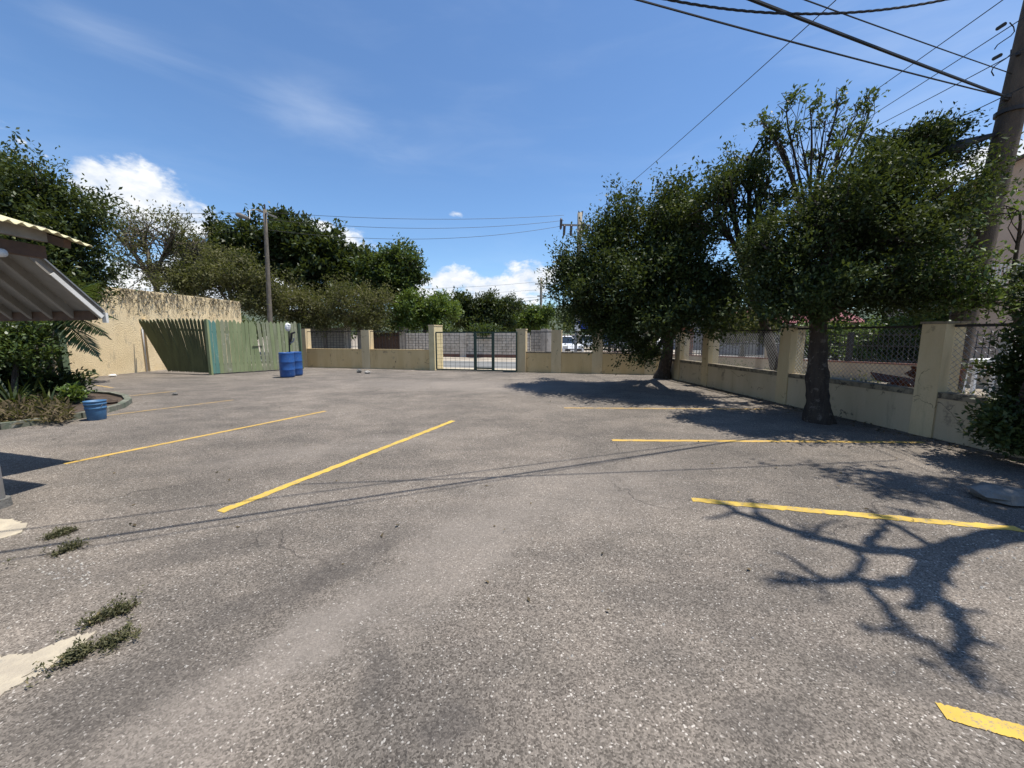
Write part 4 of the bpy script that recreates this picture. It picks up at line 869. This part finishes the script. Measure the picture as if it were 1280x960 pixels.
# transformer pole
tp_ = thing('transformer_pole', 'pale timber pole with crossarm and hanging fuses above the corner tree', 'utility pole', TP); pole_shaft(tp_, TP, TP + Vector((0, 0, tpz)), .22, .17, 'pole_pale')
z1, z2 = ZZ(283, 30), ZZ(266, 30)
MB().bar((P(702, 280, 30).x, 29.8, ZZ(282, 30)), (P(737, 283, 30).x, 29.8, ZZ(283, 30)), .1, .12).build('crossarm', 'pole_pale', tp_)
MB().bar(TP + Vector((.1, 0, ZZ(275, 30))), Vector((P(728, 264, 30).x, 30, ZZ(264, 30))), .12, .12).build('brace', 'pole_pale', tp_)
for px, py in ((701, 280), (705, 288), (713.5, 288), (729, 285), (734, 288)):
    c = P(px, py, 29.7); MB().tube([c + Vector((0, 0, .42)), c + Vector((.03, 0, .3)), c + Vector((0, 0, -.3)), c + Vector((-.02, 0, -.4))], [.03, .1, .09, .03], 8).build('fuse_cutout', 'ceramic', tp_)
fp = Vector((P(676, 400, 52).x, 52, 0)); t = thing('far_pole', 'distant slim utility pole with crossarm above the far trees', 'utility pole', fp); pole_shaft(t, fp, fp + Vector((0, 0, ZZ(347, 52))), .2, .15, 'pole_pale')
for py, l in ((355, .8), (370, .5)): c = fp + Vector((0, 0, ZZ(py, 52))); MB().bar(c - Vector((l, 0, 0)), c + Vector((l, 0, 0)), .12, .14).build('crossarm', 'pole_pale', t)
for k, (y0, y1) in enumerate(((265, 269), (274, 275.5), (287, 282))):
    wires('span_wire', ('top wire between lamp pole and transformer pole', 'middle wire between lamp pole and transformer pole', 'lowest wire between lamp pole and transformer pole')[k], (P(332, y0, 25), P(705, y1, 29.8)), .013, .35 + .2 * k, group='span wires over the street')
    wires('span_wire', ('top wire running left from the lamp pole', 'middle wire running left from the lamp pole', 'lowest wire running left from the lamp pole')[k], (P(332, y0, 25), P(-80, y0 - 12 + 8 * k, 24)), .012, .3, group='span wires left of the lamp pole')
wires('span_wire', 'long wire rising from transformer pole to the top edge', (P(729, 277, 29.7), P(1045, 0, 8.5)), .010, .15)
for k, (y0, y1) in enumerate(((352, 361), (362, 367), (371, 376))): wires('far_wire', ('upper wire left of the distant pole', 'middle wire left of the distant pole', 'lower wire left of the distant pole')[k], (P(676, y0, 52), P(470, y1, 56)), .014, .3, group='wires of the distant pole')
wires('far_wire', 'thick wire sloping down left from the distant pole', (P(700, 370, 50), P(560, 386, 60)), .03, .2)

# ================================================================== TREES AND PLANTS
# left: big dense tree, acacia, hedge, big-leaved tree and scrub
tree('dense_tree', 'big dense dark green tree at left edge above the cream roof', (-15.0, 11.6, 0), P(40, 390, 11.8), .24,
     [lobe(28, 262, 12, 44, 54), lobe(-45, 265, 12, 70, 80), lobe(86, 292, 12.2, 34, 48), lobe(112, 342, 12.4, 24, 42), lobe(40, 335, 11.6, 52, 54), lobe(0, 212, 12.6, 22, 22), lobe(58, 238, 12.3, 18, 18), lobe(-60, 360, 11, 70, 70), lobe(80, 366, 12, 36, 34)],
     1, 'leaf_dark', 'bark_dark', 170, 46, .14, .24, .42, inner=.35)
tree('sparse_acacia', 'thin half-bare acacia behind the stucco wall, sky showing through', (-25, 27, 0), P(195, 355, 27), .3,
     [lobe(175, 290, 27, 38, 28), lobe(215, 300, 27, 40, 32), lobe(185, 335, 27, 48, 32), lobe(245, 310, 27, 30, 26), lobe(150, 300, 27, 18, 36), lobe(235, 345, 26.5, 40, 28)],
     2, 'leaf_olive', 'bark_grey', 100, 14, .2, .34, .4, twigs=46, inner=.15)
tree('scrub_tree', 'olive green thorny bush rising over the right end of stucco wall', (-19.5, 26, 0), P(290, 385, 26), .2,
     [lobe(262, 350, 26, 46, 26), lobe(305, 355, 26, 40, 34), lobe(330, 378, 26, 34, 24), lobe(225, 365, 26, 36, 18), lobe(290, 330, 26.5, 28, 16)], 3, 'leaf_olive', 'bark_grey', 200, 22, .2, .3, .4, inner=.2)
tree('dark_tree', 'dark narrow tree with upright shoots left of the lamp pole', (-20.5, 31, 0), P(285, 360, 31), .25,
     [lobe(278, 318, 31, 24, 26), lobe(266, 290, 31, 7, 16), lobe(290, 300, 31, 12, 22), lobe(250, 318, 31, 24, 20), lobe(300, 335, 31, 24, 24)], 4, 'leaf_dark', 'bark_dark', 160, 22, .32, .3, .5)
tree('broadleaf_tree', 'tall dark tree with large leaves standing behind the lamp pole', (-16.5, 33, 0), P(365, 350, 33), .4,
     [lobe(372, 292, 33, 30, 24), lobe(345, 305, 33, 34, 32), lobe(400, 310, 33, 32, 34), lobe(325, 330, 33, 30, 36), lobe(385, 345, 33, 48, 34), lobe(430, 338, 33, 34, 30), lobe(318, 292, 33, 15, 14), lobe(352, 278, 33, 16, 12), lobe(425, 318, 33, 18, 16), lobe(452, 345, 33, 24, 24)],
     5, 'leaf_dark', 'bark_grey', 105, 26, .4, .34, .5, inner=.3, up=.35)
tree('leafy_tree', 'rounded bright green tree right of the big-leaved tree', (-9, 32, 0), P(492, 375, 32), .28,
     [lobe(500, 330, 32, 24, 20), lobe(478, 338, 32, 24, 24), lobe(512, 345, 32, 14, 22), lobe(490, 360, 32, 34, 24), lobe(458, 350, 32, 18, 22)], 6, 'leaf_mid', 'bark_dark', 190, 22, .28, .26, .48)
tree('thorn_scrub', 'brownish thorny scrub behind the grey block wall', (-13.8, 29, 0), P(405, 395, 29), .18,
     [lobe(380, 372, 29, 40, 26), lobe(430, 372, 29, 44, 30), lobe(468, 385, 29, 34, 26), lobe(395, 395, 28.7, 44, 16), lobe(350, 388, 28.5, 26, 20), lobe(450, 400, 28.7, 40, 14)], 7, 'leaf_olive', 'bark_grey', 190, 24, .2, .3, .36, inner=.2)
tree('green_bush', 'low bright bush spilling over wall left of the gate pillar', (-6.5, 30, 0), P(530, 400, 30), .2,
     [lobe(520, 385, 30, 24, 18), lobe(545, 392, 30, 22, 20), lobe(508, 402, 29.5, 18, 12), lobe(558, 385, 31, 14, 14)], 8, 'leaf_bright', 'bark_dark', 170, 24, .24, .22, .46)
tree('dark_orchard_tree', 'dark rounded tree with pale trunk directly behind the gate', (-2.6, 34, 0), P(597, 402, 34), .2,
     [lobe(580, 388, 34, 22, 17), lobe(603, 382, 34, 22, 14), lobe(628, 390, 34, 20, 18), lobe(590, 402, 33.6, 22, 12), lobe(612, 405, 33.5, 30, 10)], 9, 'leaf_dark', 'bark_pale', 180, 24, .26, .24, .46)
tree('bright_tree', 'yellow-green low tree right of gate below the distant pole', (1.2, 37, 0), P(660, 408, 37), .2,
     [lobe(655, 400, 37, 24, 14), lobe(678, 400, 36, 14, 16), lobe(640, 406, 36.5, 16, 10)], 10, 'leaf_bright', 'bark_grey', 190, 24, .26, .24, .46)
tree('gate_shrub', 'small green shrub hanging over block wall behind the wicket', (-1.7, 27.9, 0), P(612, 416, 27.9), .06,
     [lobe(612, 414, 27.6, 12, 6), lobe(600, 412, 27.8, 10, 5)], 12, 'leaf_mid', 'bark_dark', 70, 18, .2, .16, .46, cat='shrub')
# trees closing the view behind cars and houses
for k, (px, py, d, rx, ry, lab, lf) in enumerate(((735, 395, 60, 30, 22, 'far tree behind the parked cars, left one', 'leaf_mid'), (800, 392, 62, 36, 26, 'far tree behind the parked cars, right one', 'leaf_dark'), (1045, 425, 22, 46, 26, 'sunny green shrub behind the iron fence, right of front trunk', 'leaf_bright'),
        (1110, 425, 19, 34, 26, 'sunny green shrub behind the iron fence by the tall pillar', 'leaf_bright'), (930, 408, 27, 34, 20, 'dull shrub behind the iron fence between the two trees', 'leaf_olive'), (1175, 402, 17, 36, 28, 'dark garden tree in front of the pinkish house', 'leaf_mid'))):
    c = P(px, py, d); tree('garden_tree' if k != 4 else 'garden_shrub', lab, (c.x, d, 0), P(px, min(py + ry * .6, 432), d), .16, [lobe(px, py, d, rx, ry), lobe(px - rx * .6, py + ry * .3, d, rx * .6, ry * .7), lobe(px + rx * .6, py + ry * .25, d, rx * .6, ry * .7)], 40 + k, lf, 'bark_grey', 150, 20, .13 * d / 20 + .05, .25, .46)
rng = np.random.default_rng(77); n = 1500; pxs = rng.uniform(-250, 1500, n); dd = rng.uniform(48, 62, n); tops = 404 + 7 * np.sin(pxs / 41.) + 5 * np.sin(pxs / 17.) + 3 * np.sin(pxs / 7.)
bb = np.array([list(P(a, HOR + 2 - (HOR + 2 - tp) * h, d)) for a, d, tp, h in zip(pxs, dd, tops, rng.random(n) ** .7)]); bb[:, 2] += .3
V, tone = leaf_quads(rng, bb, np.tile([[0, -.6, .6]], (n, 1)), 20, .7, .55, .5); o = quads_obj('tree_belt', V, 'leaf_dark', None, tone, org=(0, 55, 0)); tag(o, 'distant belt of dark trees along the horizon', 'woodland', kind='stuff')
# corner tree
tb = G(826, 472); tb.y -= .1
tree('corner_tree', 'large dark tree with hanging branches in the far right corner', tb, P(838, 415, tb.y - .8), .26,
     [lobe(815, 285, 11.8, 52, 44, 2.), lobe(755, 325, 12, 52, 46, 1.8), lobe(725, 372, 11.8, 32, 40, 1.5), lobe(800, 350, 11, 62, 56, 2.), lobe(850, 328, 11, 46, 52, 1.8), lobe(765, 405, 12, 42, 26, 1.3), lobe(830, 400, 10.6, 54, 34, 1.7), lobe(895, 385, 10, 48, 36, 1.7), lobe(850, 262, 11.4, 30, 26, 1.2), lobe(795, 432, 12.5, 20, 22, .5), lobe(905, 345, 9.8, 36, 26, 1.2), lobe(760, 290, 12, 30, 24, 1.2), lobe(705, 340, 12, 16, 22, .8), lobe(820, 440, 13, 20, 12, .5)],
     20, 'leaf_glossy', 'bark_dark', 130, 52, .105, .2, .46, inner=.3, zmin=.7, twigs=12)
# front tree
tf = G(1031, 529); tf.y += .12
tree('front_tree', 'dense dark tree with rough trunk in front of the right wall', tf, P(1026, 392, 7.0), .2,
     [lobe(1075, 300, 7.0, 66, 54, 1.2), lobe(1135, 280, 7.2, 58, 52, 1.2), lobe(1010, 330, 7.0, 48, 50, 1.2), lobe(1158, 290, 7.3, 30, 48, .8), lobe(1095, 365, 6.9, 78, 36, 1.2), lobe(990, 375, 6.9, 44, 34, 1.), lobe(1065, 232, 7.2, 48, 40, .9), lobe(1140, 215, 7.4, 50, 36, .9), lobe(1110, 185, 7.5, 30, 18, .5), lobe(1165, 180, 7.6, 22, 14, .4), lobe(950, 300, 7.4, 24, 40, .7), lobe(1035, 270, 6.6, 40, 44, .8)],
     21, 'leaf_glossy', 'bark_dark', 150, 54, .072, .125, .46, inner=.3, zmin=1.7, twigs=14, trunk_n=14)
tree('middle_tree', 'loose-leaved tree with visible grey limbs between the two dense trees', P(945, 430, 9.8) * 1 - Vector((0, 0, P(945, 430, 9.8).z)) + Vector((1.0, .4, 0)), P(935, 350, 9.8), .15,
     [lobe(905, 225, 9.4, 34, 26, .8), lobe(935, 200, 9.6, 26, 20, .6), lobe(950, 245, 9.4, 36, 30, .9), lobe(890, 255, 9.4, 26, 24, .7), lobe(960, 290, 9.2, 34, 36, .8)], 22, 'leaf_glossy', 'bark_dark', 46, 34, .1, .15, .46, inner=.1, twigs=22, limb_r=.085)
tree('airy_tree', 'airy top branches with sparse leaf tufts above the dense trees', (7.9, 10.0, 0), P(1010, 300, 9.0), .09,
     [lobe(952, 150, 9, 13, 7, .3), lobe(985, 128, 9, 12, 8, .3), lobe(1012, 132, 9, 12, 9, .3), lobe(1045, 126, 9, 15, 9, .3), lobe(1072, 142, 9, 14, 9, .3), lobe(1032, 152, 9, 14, 9, .3), lobe(962, 168, 9, 12, 7, .3), lobe(1085, 130, 9, 9, 8, .3), lobe(1000, 170, 9, 18, 8, .3), lobe(1060, 175, 9, 20, 12, .4), lobe(975, 180, 9, 9, 7, .3), lobe(1040, 190, 9, 20, 12, .4)],
     23, 'leaf_mid', 'bark_dark', 9, 13, .1, .07, .46, inner=.0, twigs=8, limb_r=.036)
# right edge: hedge and a pale-leaved branch
tree('hedge_shrub', 'dark overhanging hedge shrub filling the right edge', Vector((6.25, 4.35, 0)), P(1290, 470, 4.5), .09,
     [lobe(1292, 440, 4.6, 30, 56, .5), lobe(1280, 505, 4.7, 26, 44, .4), lobe(1312, 375, 4.6, 30, 46, .5), lobe(1305, 530, 4.4, 40, 55, .5), lobe(1268, 556, 4.7, 18, 18, .3)], 24, 'leaf_dark', 'bark_dark', 75, 40, .075, .09, .46, cat='shrub', inner=.3)
tree('pale_leaf_tree', 'lighter green leafy branches crossing in front of the power pole', (8.9, 6.0, 0), P(1262, 370, 5.9), .07,
     [lobe(1205, 345, 5.8, 36, 28, .5), lobe(1215, 385, 5.9, 36, 26, .5), lobe(1272, 262, 5.5, 14, 7, .2), lobe(1180, 370, 6.0, 24, 22, .4)], 25, 'leaf_bright', 'bark_dark', 30, 14, .085, .12, .46, inner=.1, limb_r=.03)

# the pollarded tree just outside the frame whose shadow lies on the asphalt
SH = Vector((-S.x / S.z, -S.y / S.z, 0))
def lift(px, py, z): p = G(px, py); return Vector((p.x - SH.x * z, p.y - SH.y * z, z))
def pollard():
    base = Vector((6.5, 3.3, 0)); t = thing('pollarded_tree', 'bare pruned tree just beyond the right edge, its branching shadow on the asphalt', 'tree', base)
    k0, k1, k2 = lift(1290, 664, 4.6), lift(1205, 690, 5.3), lift(1160, 712, 5.6)
    MB().tube([base - Vector((0, 0, .1)), base + Vector((-.05, 0, 1.4)), base + Vector((-.1, -.1, 2.9)), k0], [.22, .19, .17, .16], 12).build('trunk', 'bark_grey', t, True)
    r = random.Random(7); m = MB(); B = []
    def br(pts, w0, w1):
        n = len(pts); q = []
        for i, p in enumerate(pts):
            q.append(lift(*p))
        f = []; w = []
        for i in range(n - 1):
            for s in range(4): u = s / 4; f.append(q[i].lerp(q[i + 1], u) + Vector((r.uniform(-.02, .02), r.uniform(-.02, .02), 0))); w.append(w0 + (w1 - w0) * (i + u) / (n - 1))
        f.append(q[-1]); w.append(w1); m.tube(f, [x * .98 for x in w], 7); return q
    br([(1290, 664, 4.6), (1240, 672, 5.0), (1180, 688, 5.4)], .12, .1)
    br([(1180, 688, 5.4), (1130, 690, 5.8), (1080, 686, 6.2), (1020, 672, 6.7), (965, 655, 7.1), (922, 640, 7.4), (900, 628, 7.6)], .085, .03)
    br([(965, 655, 7.1), (945, 640, 7.3), (940, 625, 7.5)], .045, .02); br([(922, 640, 7.4), (895, 648, 7.6), (880, 648, 7.7)], .03, .012)
    br([(1010, 670, 6.8), (1030, 655, 7.1), (1050, 650, 7.3)], .03, .012)
    br([(1175, 690, 5.4), (1160, 715, 5.7), (1155, 740, 5.9)], .11, .08)
    br([(1160, 722, 5.7), (1110, 730, 6.1), (1060, 724, 6.5), (1010, 726, 6.8), (955, 726, 7.2)], .075, .02)
    br([(1028, 724, 6.7), (995, 702, 7.0), (968, 690, 7.2)], .03, .012); br([(1020, 726, 6.7), (1035, 745, 6.9)], .02, .01); br([(975, 724, 7.), (960, 735, 7.2)], .02, .01)
    br([(1060, 724, 6.5), (1080, 705, 6.3), (1075, 690, 6.2)], .035, .03)
    br([(1155, 740, 5.9), (1190, 760, 6.0), (1205, 790, 6.1), (1205, 815, 6.2), (1190, 830, 6.3), (1222, 850, 6.4)], .07, .02)
    br([(1205, 795, 6.1), (1240, 805, 6.3), (1252, 808, 6.4)], .03, .01); br([(1190, 760, 6.), (1215, 765, 6.1), (1235, 764, 6.2)], .03, .01)
    br([(1085, 735, 6.3), (1110, 765, 6.5), (1125, 785, 6.6), (1170, 805, 6.5), (1195, 825, 6.3)], .035, .018); br([(1125, 782, 6.6), (1100, 786, 6.8), (1085, 792, 6.9)], .03, .01)
    br([(1085, 682, 6.1), (1100, 665, 6.3), (1112, 652, 6.5), (1085, 637, 6.9)], .05, .015); br([(1112, 652, 6.5), (1140, 668, 6.3), (1175, 688, 5.6)], .035, .03); br([(1112, 654, 6.5), (1150, 662, 6.6)], .02, .008)
    br([(1160, 712, 5.7), (1140, 760, 6.), (1135, 762, 6.)], .06, .03); br([(1175, 715, 5.6), (1195, 735, 5.8)], .05, .01)
    m.build('limbs', 'bark_grey', t, True)
    rng = np.random.default_rng(5); tips = [lift(*p) for p in ((900, 628, 7.6), (1012, 660, 6.8), (1014, 672, 6.8), (1125, 785, 6.6), (1200, 832, 6.3), (990, 725, 7.), (1100, 645, 6.7), (1205, 838, 6.3), (945, 630, 7.5))]
    for px, py, z, n_, sp_r in ((1105, 600, 5.7, 22, .3), (1145, 606, 5.7, 30, .34), (1190, 612, 5.6, 34, .36), (1235, 622, 5.5, 34, .38), (1275, 632, 5.4, 34, .4), (1290, 610, 5.5, 30, .4), (1080, 588, 6.2, 10, .3)):
        c0 = lift(px, py, z); m2 = MB(); m2.tube([k0, k0.lerp(c0, .5) + Vector((.1, .1, .3)), c0], [.06, .045, .02], 6); m2.build('limb', 'bark_grey', t, True)
        for _ in range(n_): tips.append(c0 + Vector((rng.normal(0, sp_r), rng.normal(0, sp_r * .7), rng.normal(0, .2))))
    b = np.array([list(p) for p in tips]); V, tone = leaf_quads(rng, b, np.tile([[0, 0, 1.]], (len(b), 1)), 26, .09, .09); quads_obj('sprouts', V, 'leaf_mid', t, tone)
pollard()

# ---- plants of the bed
def strap_plant(name, label, c, n, L, w, mat, seed, cat='plant', arch=1., zoff=0.):
    rng = np.random.default_rng(seed); t = thing(name, label, cat, c); c = Vector(c); Q = []
    for k in range(n):
        a = rng.uniform(0, 6.28); l = L * rng.uniform(.6, 1.1); el = rng.uniform(.35, 1.35); d = Vector((math.cos(a) * math.cos(el), math.sin(a) * math.cos(el), math.sin(el))); s = Vector((-math.sin(a), math.cos(a), 0)); p = c + Vector((0, 0, zoff)); ww = w * rng.uniform(.7, 1.1); seg = 5
        for i in range(seg):
            q = p + d * l / seg; f0, f1 = (1 - (i / seg) ** 2), (1 - ((i + 1) / seg) ** 2); Q.append([p - s * ww * f0 / 2, p + s * ww * f0 / 2, q + s * ww * f1 / 2, q - s * ww * f1 / 2]); p = q; d = (d + Vector((0, 0, -.2 * arch))).normalized()
            if p.z < .06: break
    V = np.array([[list(v) for v in q] for q in Q]); quads_obj('leaf_blades', V, mat, t, np.repeat(rng.random(len(V)), 1)); return t
strap_plant('strap_leaf_plant', 'dark strap-leaved plant beside the green post', G(62, 512), 30, .8, .06, 'leaf_dark', 1)
strap_plant('strap_leaf_plant', 'drooping strap-leaved plant at far left of the bed', G(18, 514), 34, 1.0, .06, 'leaf_dark', 2)
strap_plant('strap_leaf_plant', 'low strap-leaved plant left of the blue pail', G(40, 508), 30, .9, .06, 'leaf_dark', 14)
tree('bed_shrub', 'leafy shrub in the bed under the awning edge', G(20, 512), P(24, 440, 8.6), .07, [lobe(26, 425, 8.6, 34, 24, .7), lobe(5, 415, 8.6, 36, 30, .7), lobe(48, 440, 8.6, 18, 16, .4), lobe(-20, 440, 8.4, 34, 40, .7)], 31, 'leaf_mid', 'bark_dark', 110, 22, .1, .12, .46, cat='shrub', limb_r=.03)
tree('bed_undergrowth', 'dark low undergrowth behind the strap-leaved plants', G(25, 505), P(25, 490, 8.8), .04, [lobe(30, 480, 9, 44, 24, .6), lobe(56, 490, 9.2, 18, 14, .5), lobe(-10, 475, 9, 34, 36, .6)], 32, 'leaf_dark', 'bark_dark', 120, 20, .14, .12, .4, cat='shrub', limb_r=.02)
tree('low_green_plant', 'small light green plant at the foot of the green post', G(100, 502), P(100, 496, 8.6), .02, [lobe(97, 492, 8.8, 13, 7, .25), lobe(88, 497, 8.6, 10, 6, .2)], 33, 'leaf_bright', 'bark_dark', 24, 16, .1, .07, .46, cat='plant', limb_r=.008, zmin=.08)
# dry litter on the bed
rng = np.random.default_rng(13); n = 620; bx_ = np.array([list(G(px, py)) for px, py in zip(rng.uniform(-25, 84, n), np.where(rng.random(n) < .7, rng.uniform(505, 530, n), rng.uniform(520, 533, n)))]); bx_[:, 2] = .05 + rng.random(n) * .1
V, tone = leaf_quads(rng, bx_, np.tile([[.3, -.3, .2]], (n, 1)), 5, .09, .16, .22); V[:, :, 2] = np.maximum(V[:, :, 2], .055); o = quads_obj('dry_leaf_litter', V, 'leaf_dry', None, tone, org=G(30, 520)); tag(o, 'heap of dry leaves along the front of the planting bed', 'dry leaves', kind='stuff')
blob_stone('plastic_litter', 'white plastic litter among dry leaves left of the pail', 'litter', G(56, 516) + Vector((0, 0, .1)), .12, 'white_plastic', 15, .3)
blob_stone('bed_stone', 'dark brown clod inside the kerb right of the pail', 'stone', G(138, 507) + Vector((0, 0, .04)), .16, 'soil', 16, .4)
# palm
def palm():
    c = P(62, 395, 9.4); base = Vector((c.x - .5, c.y + .2, 0)); t = thing('palm', 'palm with drooping feathery fronds under the awning corner', 'palm', base)
    MB().tube([base, base + Vector((.1, 0, .9)), c], [.1, .08, .06], 10).build('trunk', 'bark_grey', t, True); r = random.Random(3); rng = np.random.default_rng(3)
    for (px, py, arc) in ((128, 452, .35), (148, 400, .4), (128, 352, .3), (70, 340, .2), (20, 380, .4), (10, 440, .3), (140, 425, .4), (95, 345, .3)):
        e = P(px, py, 9.2 + r.uniform(-.5, .4)); mid = c.lerp(e, .5) + Vector((0, 0, arc)); pts = curve3(c, c.lerp(mid, .7), mid.lerp(e, .35), e, 12); fr = MB(); fr.tube(pts, [.022 - .0014 * i for i in range(12)], 5); fo = fr.build('frond_stem', 'leaf_palm', t, True); Q = []
        for i in range(1, 12):
            ax = (pts[min(i + 1, 11)] - pts[i - 1]).normalized(); s = ax.cross(Vector((0, 0, 1))).normalized()
            for h in range(4):
                p = pts[i - 1].lerp(pts[i], h / 4)
                for sg in (-1, 1):
                    d = (s * sg + ax * .75 + Vector((0, 0, -.35 + r.uniform(-.2, .1)))).normalized(); l = .5 * math.sin(math.pi * min(.98, (i + h / 4) / 13 + .12)) * r.uniform(.8, 1.1); w = ax.cross(d).cross(d).normalized() * .02; q = p + d * l * .55 + Vector((0, 0, -.01)); e2 = p + d * l + Vector((0, 0, -.13 * l))
                    Q.append([p - w * .5, q - w, q + w, p + w * .5]); Q.append([q - w, e2 - w * .1, e2 + w * .1, q + w])
        V = np.array([[list(v) for v in q] for q in Q]); quads_obj('leaflets', V, 'leaf_palm', fo, rng.random(len(V)))
palm()
# weeds growing out of cracks
def weed(pxs, label, seed, mat='weed', h=.028, n=130, size=.02):
    rng = np.random.default_rng(seed); c = G(*pxs[0]); t = thing('weed', label, 'weed', c); B = []
    tk = rng.random(7) * (len(pxs) - 1); tw = rng.uniform(.008, .034, 7); pick = rng.choice(7, n, p=tw / tw.sum())
    for i in range(n):
        k = min(max(tk[pick[i]] + rng.normal(0, .07), 0), len(pxs) - 1.001); a = int(k); p = G(*pxs[a]).lerp(G(*pxs[a + 1]), k - a); w_ = tw[pick[i]] * (2.6 if rng.random() < .12 else 1); B.append([p.x + rng.normal(0, w_), p.y + rng.normal(0, w_), abs(rng.normal(0, h * (.25 + tw[pick[i]] * 22))) + .006])
    B = np.array(B); V, tone = leaf_quads(rng, B, np.tile([[0, 0, .4]], (n, 1)), 9, .013, size, .4); V[:, :, 2] = np.maximum(V[:, :, 2], .006); quads_obj('leaves', V, mat, t, tone)
    m = MB(); r = random.Random(seed)
    for b in B[:70]: m.tube([(b[0] + r.uniform(-.05, .05), b[1] + r.uniform(-.05, .05), .004), (b[0] + r.uniform(-.02, .02), b[1], b[2] * .5 + .004), (b[0], b[1], b[2])], .0016, 3, False)
    m.build('stems', 'leaf_dry', t)['kind'] = 'stuff'
weed([(110, 785), (130, 772), (160, 762)], 'grey-green weed tuft above the tip of beige concrete strip', 1); weed([(80, 832), (110, 815), (140, 804), (172, 795)], 'long weed tuft along lower side of beige concrete strip', 2, n=190)
weed([(62, 674), (80, 667), (98, 663)], 'yellowish weed tuft right of small concrete patch, upper one', 3, h=.022, n=90); weed([(70, 693), (84, 688), (95, 685)], 'yellowish weed tuft right of small concrete patch, lower one', 4, h=.022, n=70)
# dry leaves scattered along the right wall and at the hedge
rng = np.random.default_rng(21); n = 520; s = rng.uniform(.3, 11.5, n); o_ = np.abs(rng.normal(0, .28, n)) + .03; b = np.array([[WR0.x + dR.x * a - nR.x * c, WR0.y + dR.y * a - nR.y * c, .008] for a, c in zip(s, o_)])
V, tone = leaf_quads(rng, b, np.tile([[0, 0, 0.]], (n, 1)), 1, .02, .06, .5, 0., 1.); V[:, :, 2] = np.clip(V[:, :, 2], .006, .03); o = quads_obj('fallen_leaves', V, 'leaf_dry', None, tone, org=WR1); tag(o, 'fallen brown leaves along the foot of the right wall', 'fallen leaves', kind='stuff')
# loose chippings and bits on the asphalt
rng = np.random.default_rng(31); m = MB(); rr = random.Random(31)
for k in range(650):
    if k < 60: g_ = G(rng.normal(85, 28), rng.normal(716, 12)); r_ = rr.uniform(.004, .011)
    elif k < 110: g_ = G(rng.normal(1240, 40), rng.normal(700, 25)); r_ = rr.uniform(.004, .011)
    else: g_ = Vector((rr.uniform(-6, 5.2), 1.6 + 8 * rr.random() ** 1.5, 0)); r_ = rr.uniform(.003, .009)
    if g_.y < 1.2 or g_.y > 13 or g_.x > 5.6: continue
    a = rr.uniform(0, 3); c_, s_ = math.cos(a) * r_, math.sin(a) * r_; h_ = r_ * rr.uniform(.5, 1.1)
    m.add([(g_.x + c_ * 1.4, g_.y + s_, .001), (g_.x - s_, g_.y + c_, .001), (g_.x - c_ * 1.2, g_.y - s_, .001), (g_.x + s_, g_.y - c_ * 1.1, .001), (g_.x + c_ * .2, g_.y, h_ + .003), (g_.x - s_ * .4, g_.y + c_ * .3, h_)], [(0, 1, 5, 4), (1, 2, 5), (2, 3, 4, 5), (3, 0, 4)])
tag(m.build('loose_chippings', 'stone_pale'), 'pale loose stone chippings scattered over the asphalt', 'chippings', kind='stuff')
rng = np.random.default_rng(32); n = 170; b = np.stack([rng.uniform(-7, 5.6, n), 2 + 11 * rng.random(n) ** 1.2, np.full(n, .008)], 1)
V, tone = leaf_quads(rng, b, np.tile([[0, 0, 0.]], (n, 1)), 1, .02, .05, .5, 0., 1.); V[:, :, 2] = np.clip(V[:, :, 2], .006, .025); tag(quads_obj('stray_leaves', V, 'leaf_dry', None, tone, org=(0, 5, 0)), 'stray dry leaves lying about on the asphalt', 'fallen leaves', kind='stuff')
# weeds behind the right wall
rng = np.random.default_rng(22); n = 420; s = rng.uniform(1, 10.5, n); o_ = rng.uniform(.35, 1.6, n); b = np.array([[WR0.x + dR.x * a + nR.x * c, WR0.y + dR.y * a + nR.y * c, .1 + .55 * h ** 2] for a, c, h in zip(s, o_, rng.random(n))])
V, tone = leaf_quads(rng, b, np.tile([[0, 0, 1.]], (n, 1)), 14, .1, .09, .3); o = quads_obj('rough_grass', V, 'weed', None, tone, org=(7.5, 8, 0)); tag(o, 'rough weeds and grass behind the chain-link of the right wall', 'weeds', kind='stuff')
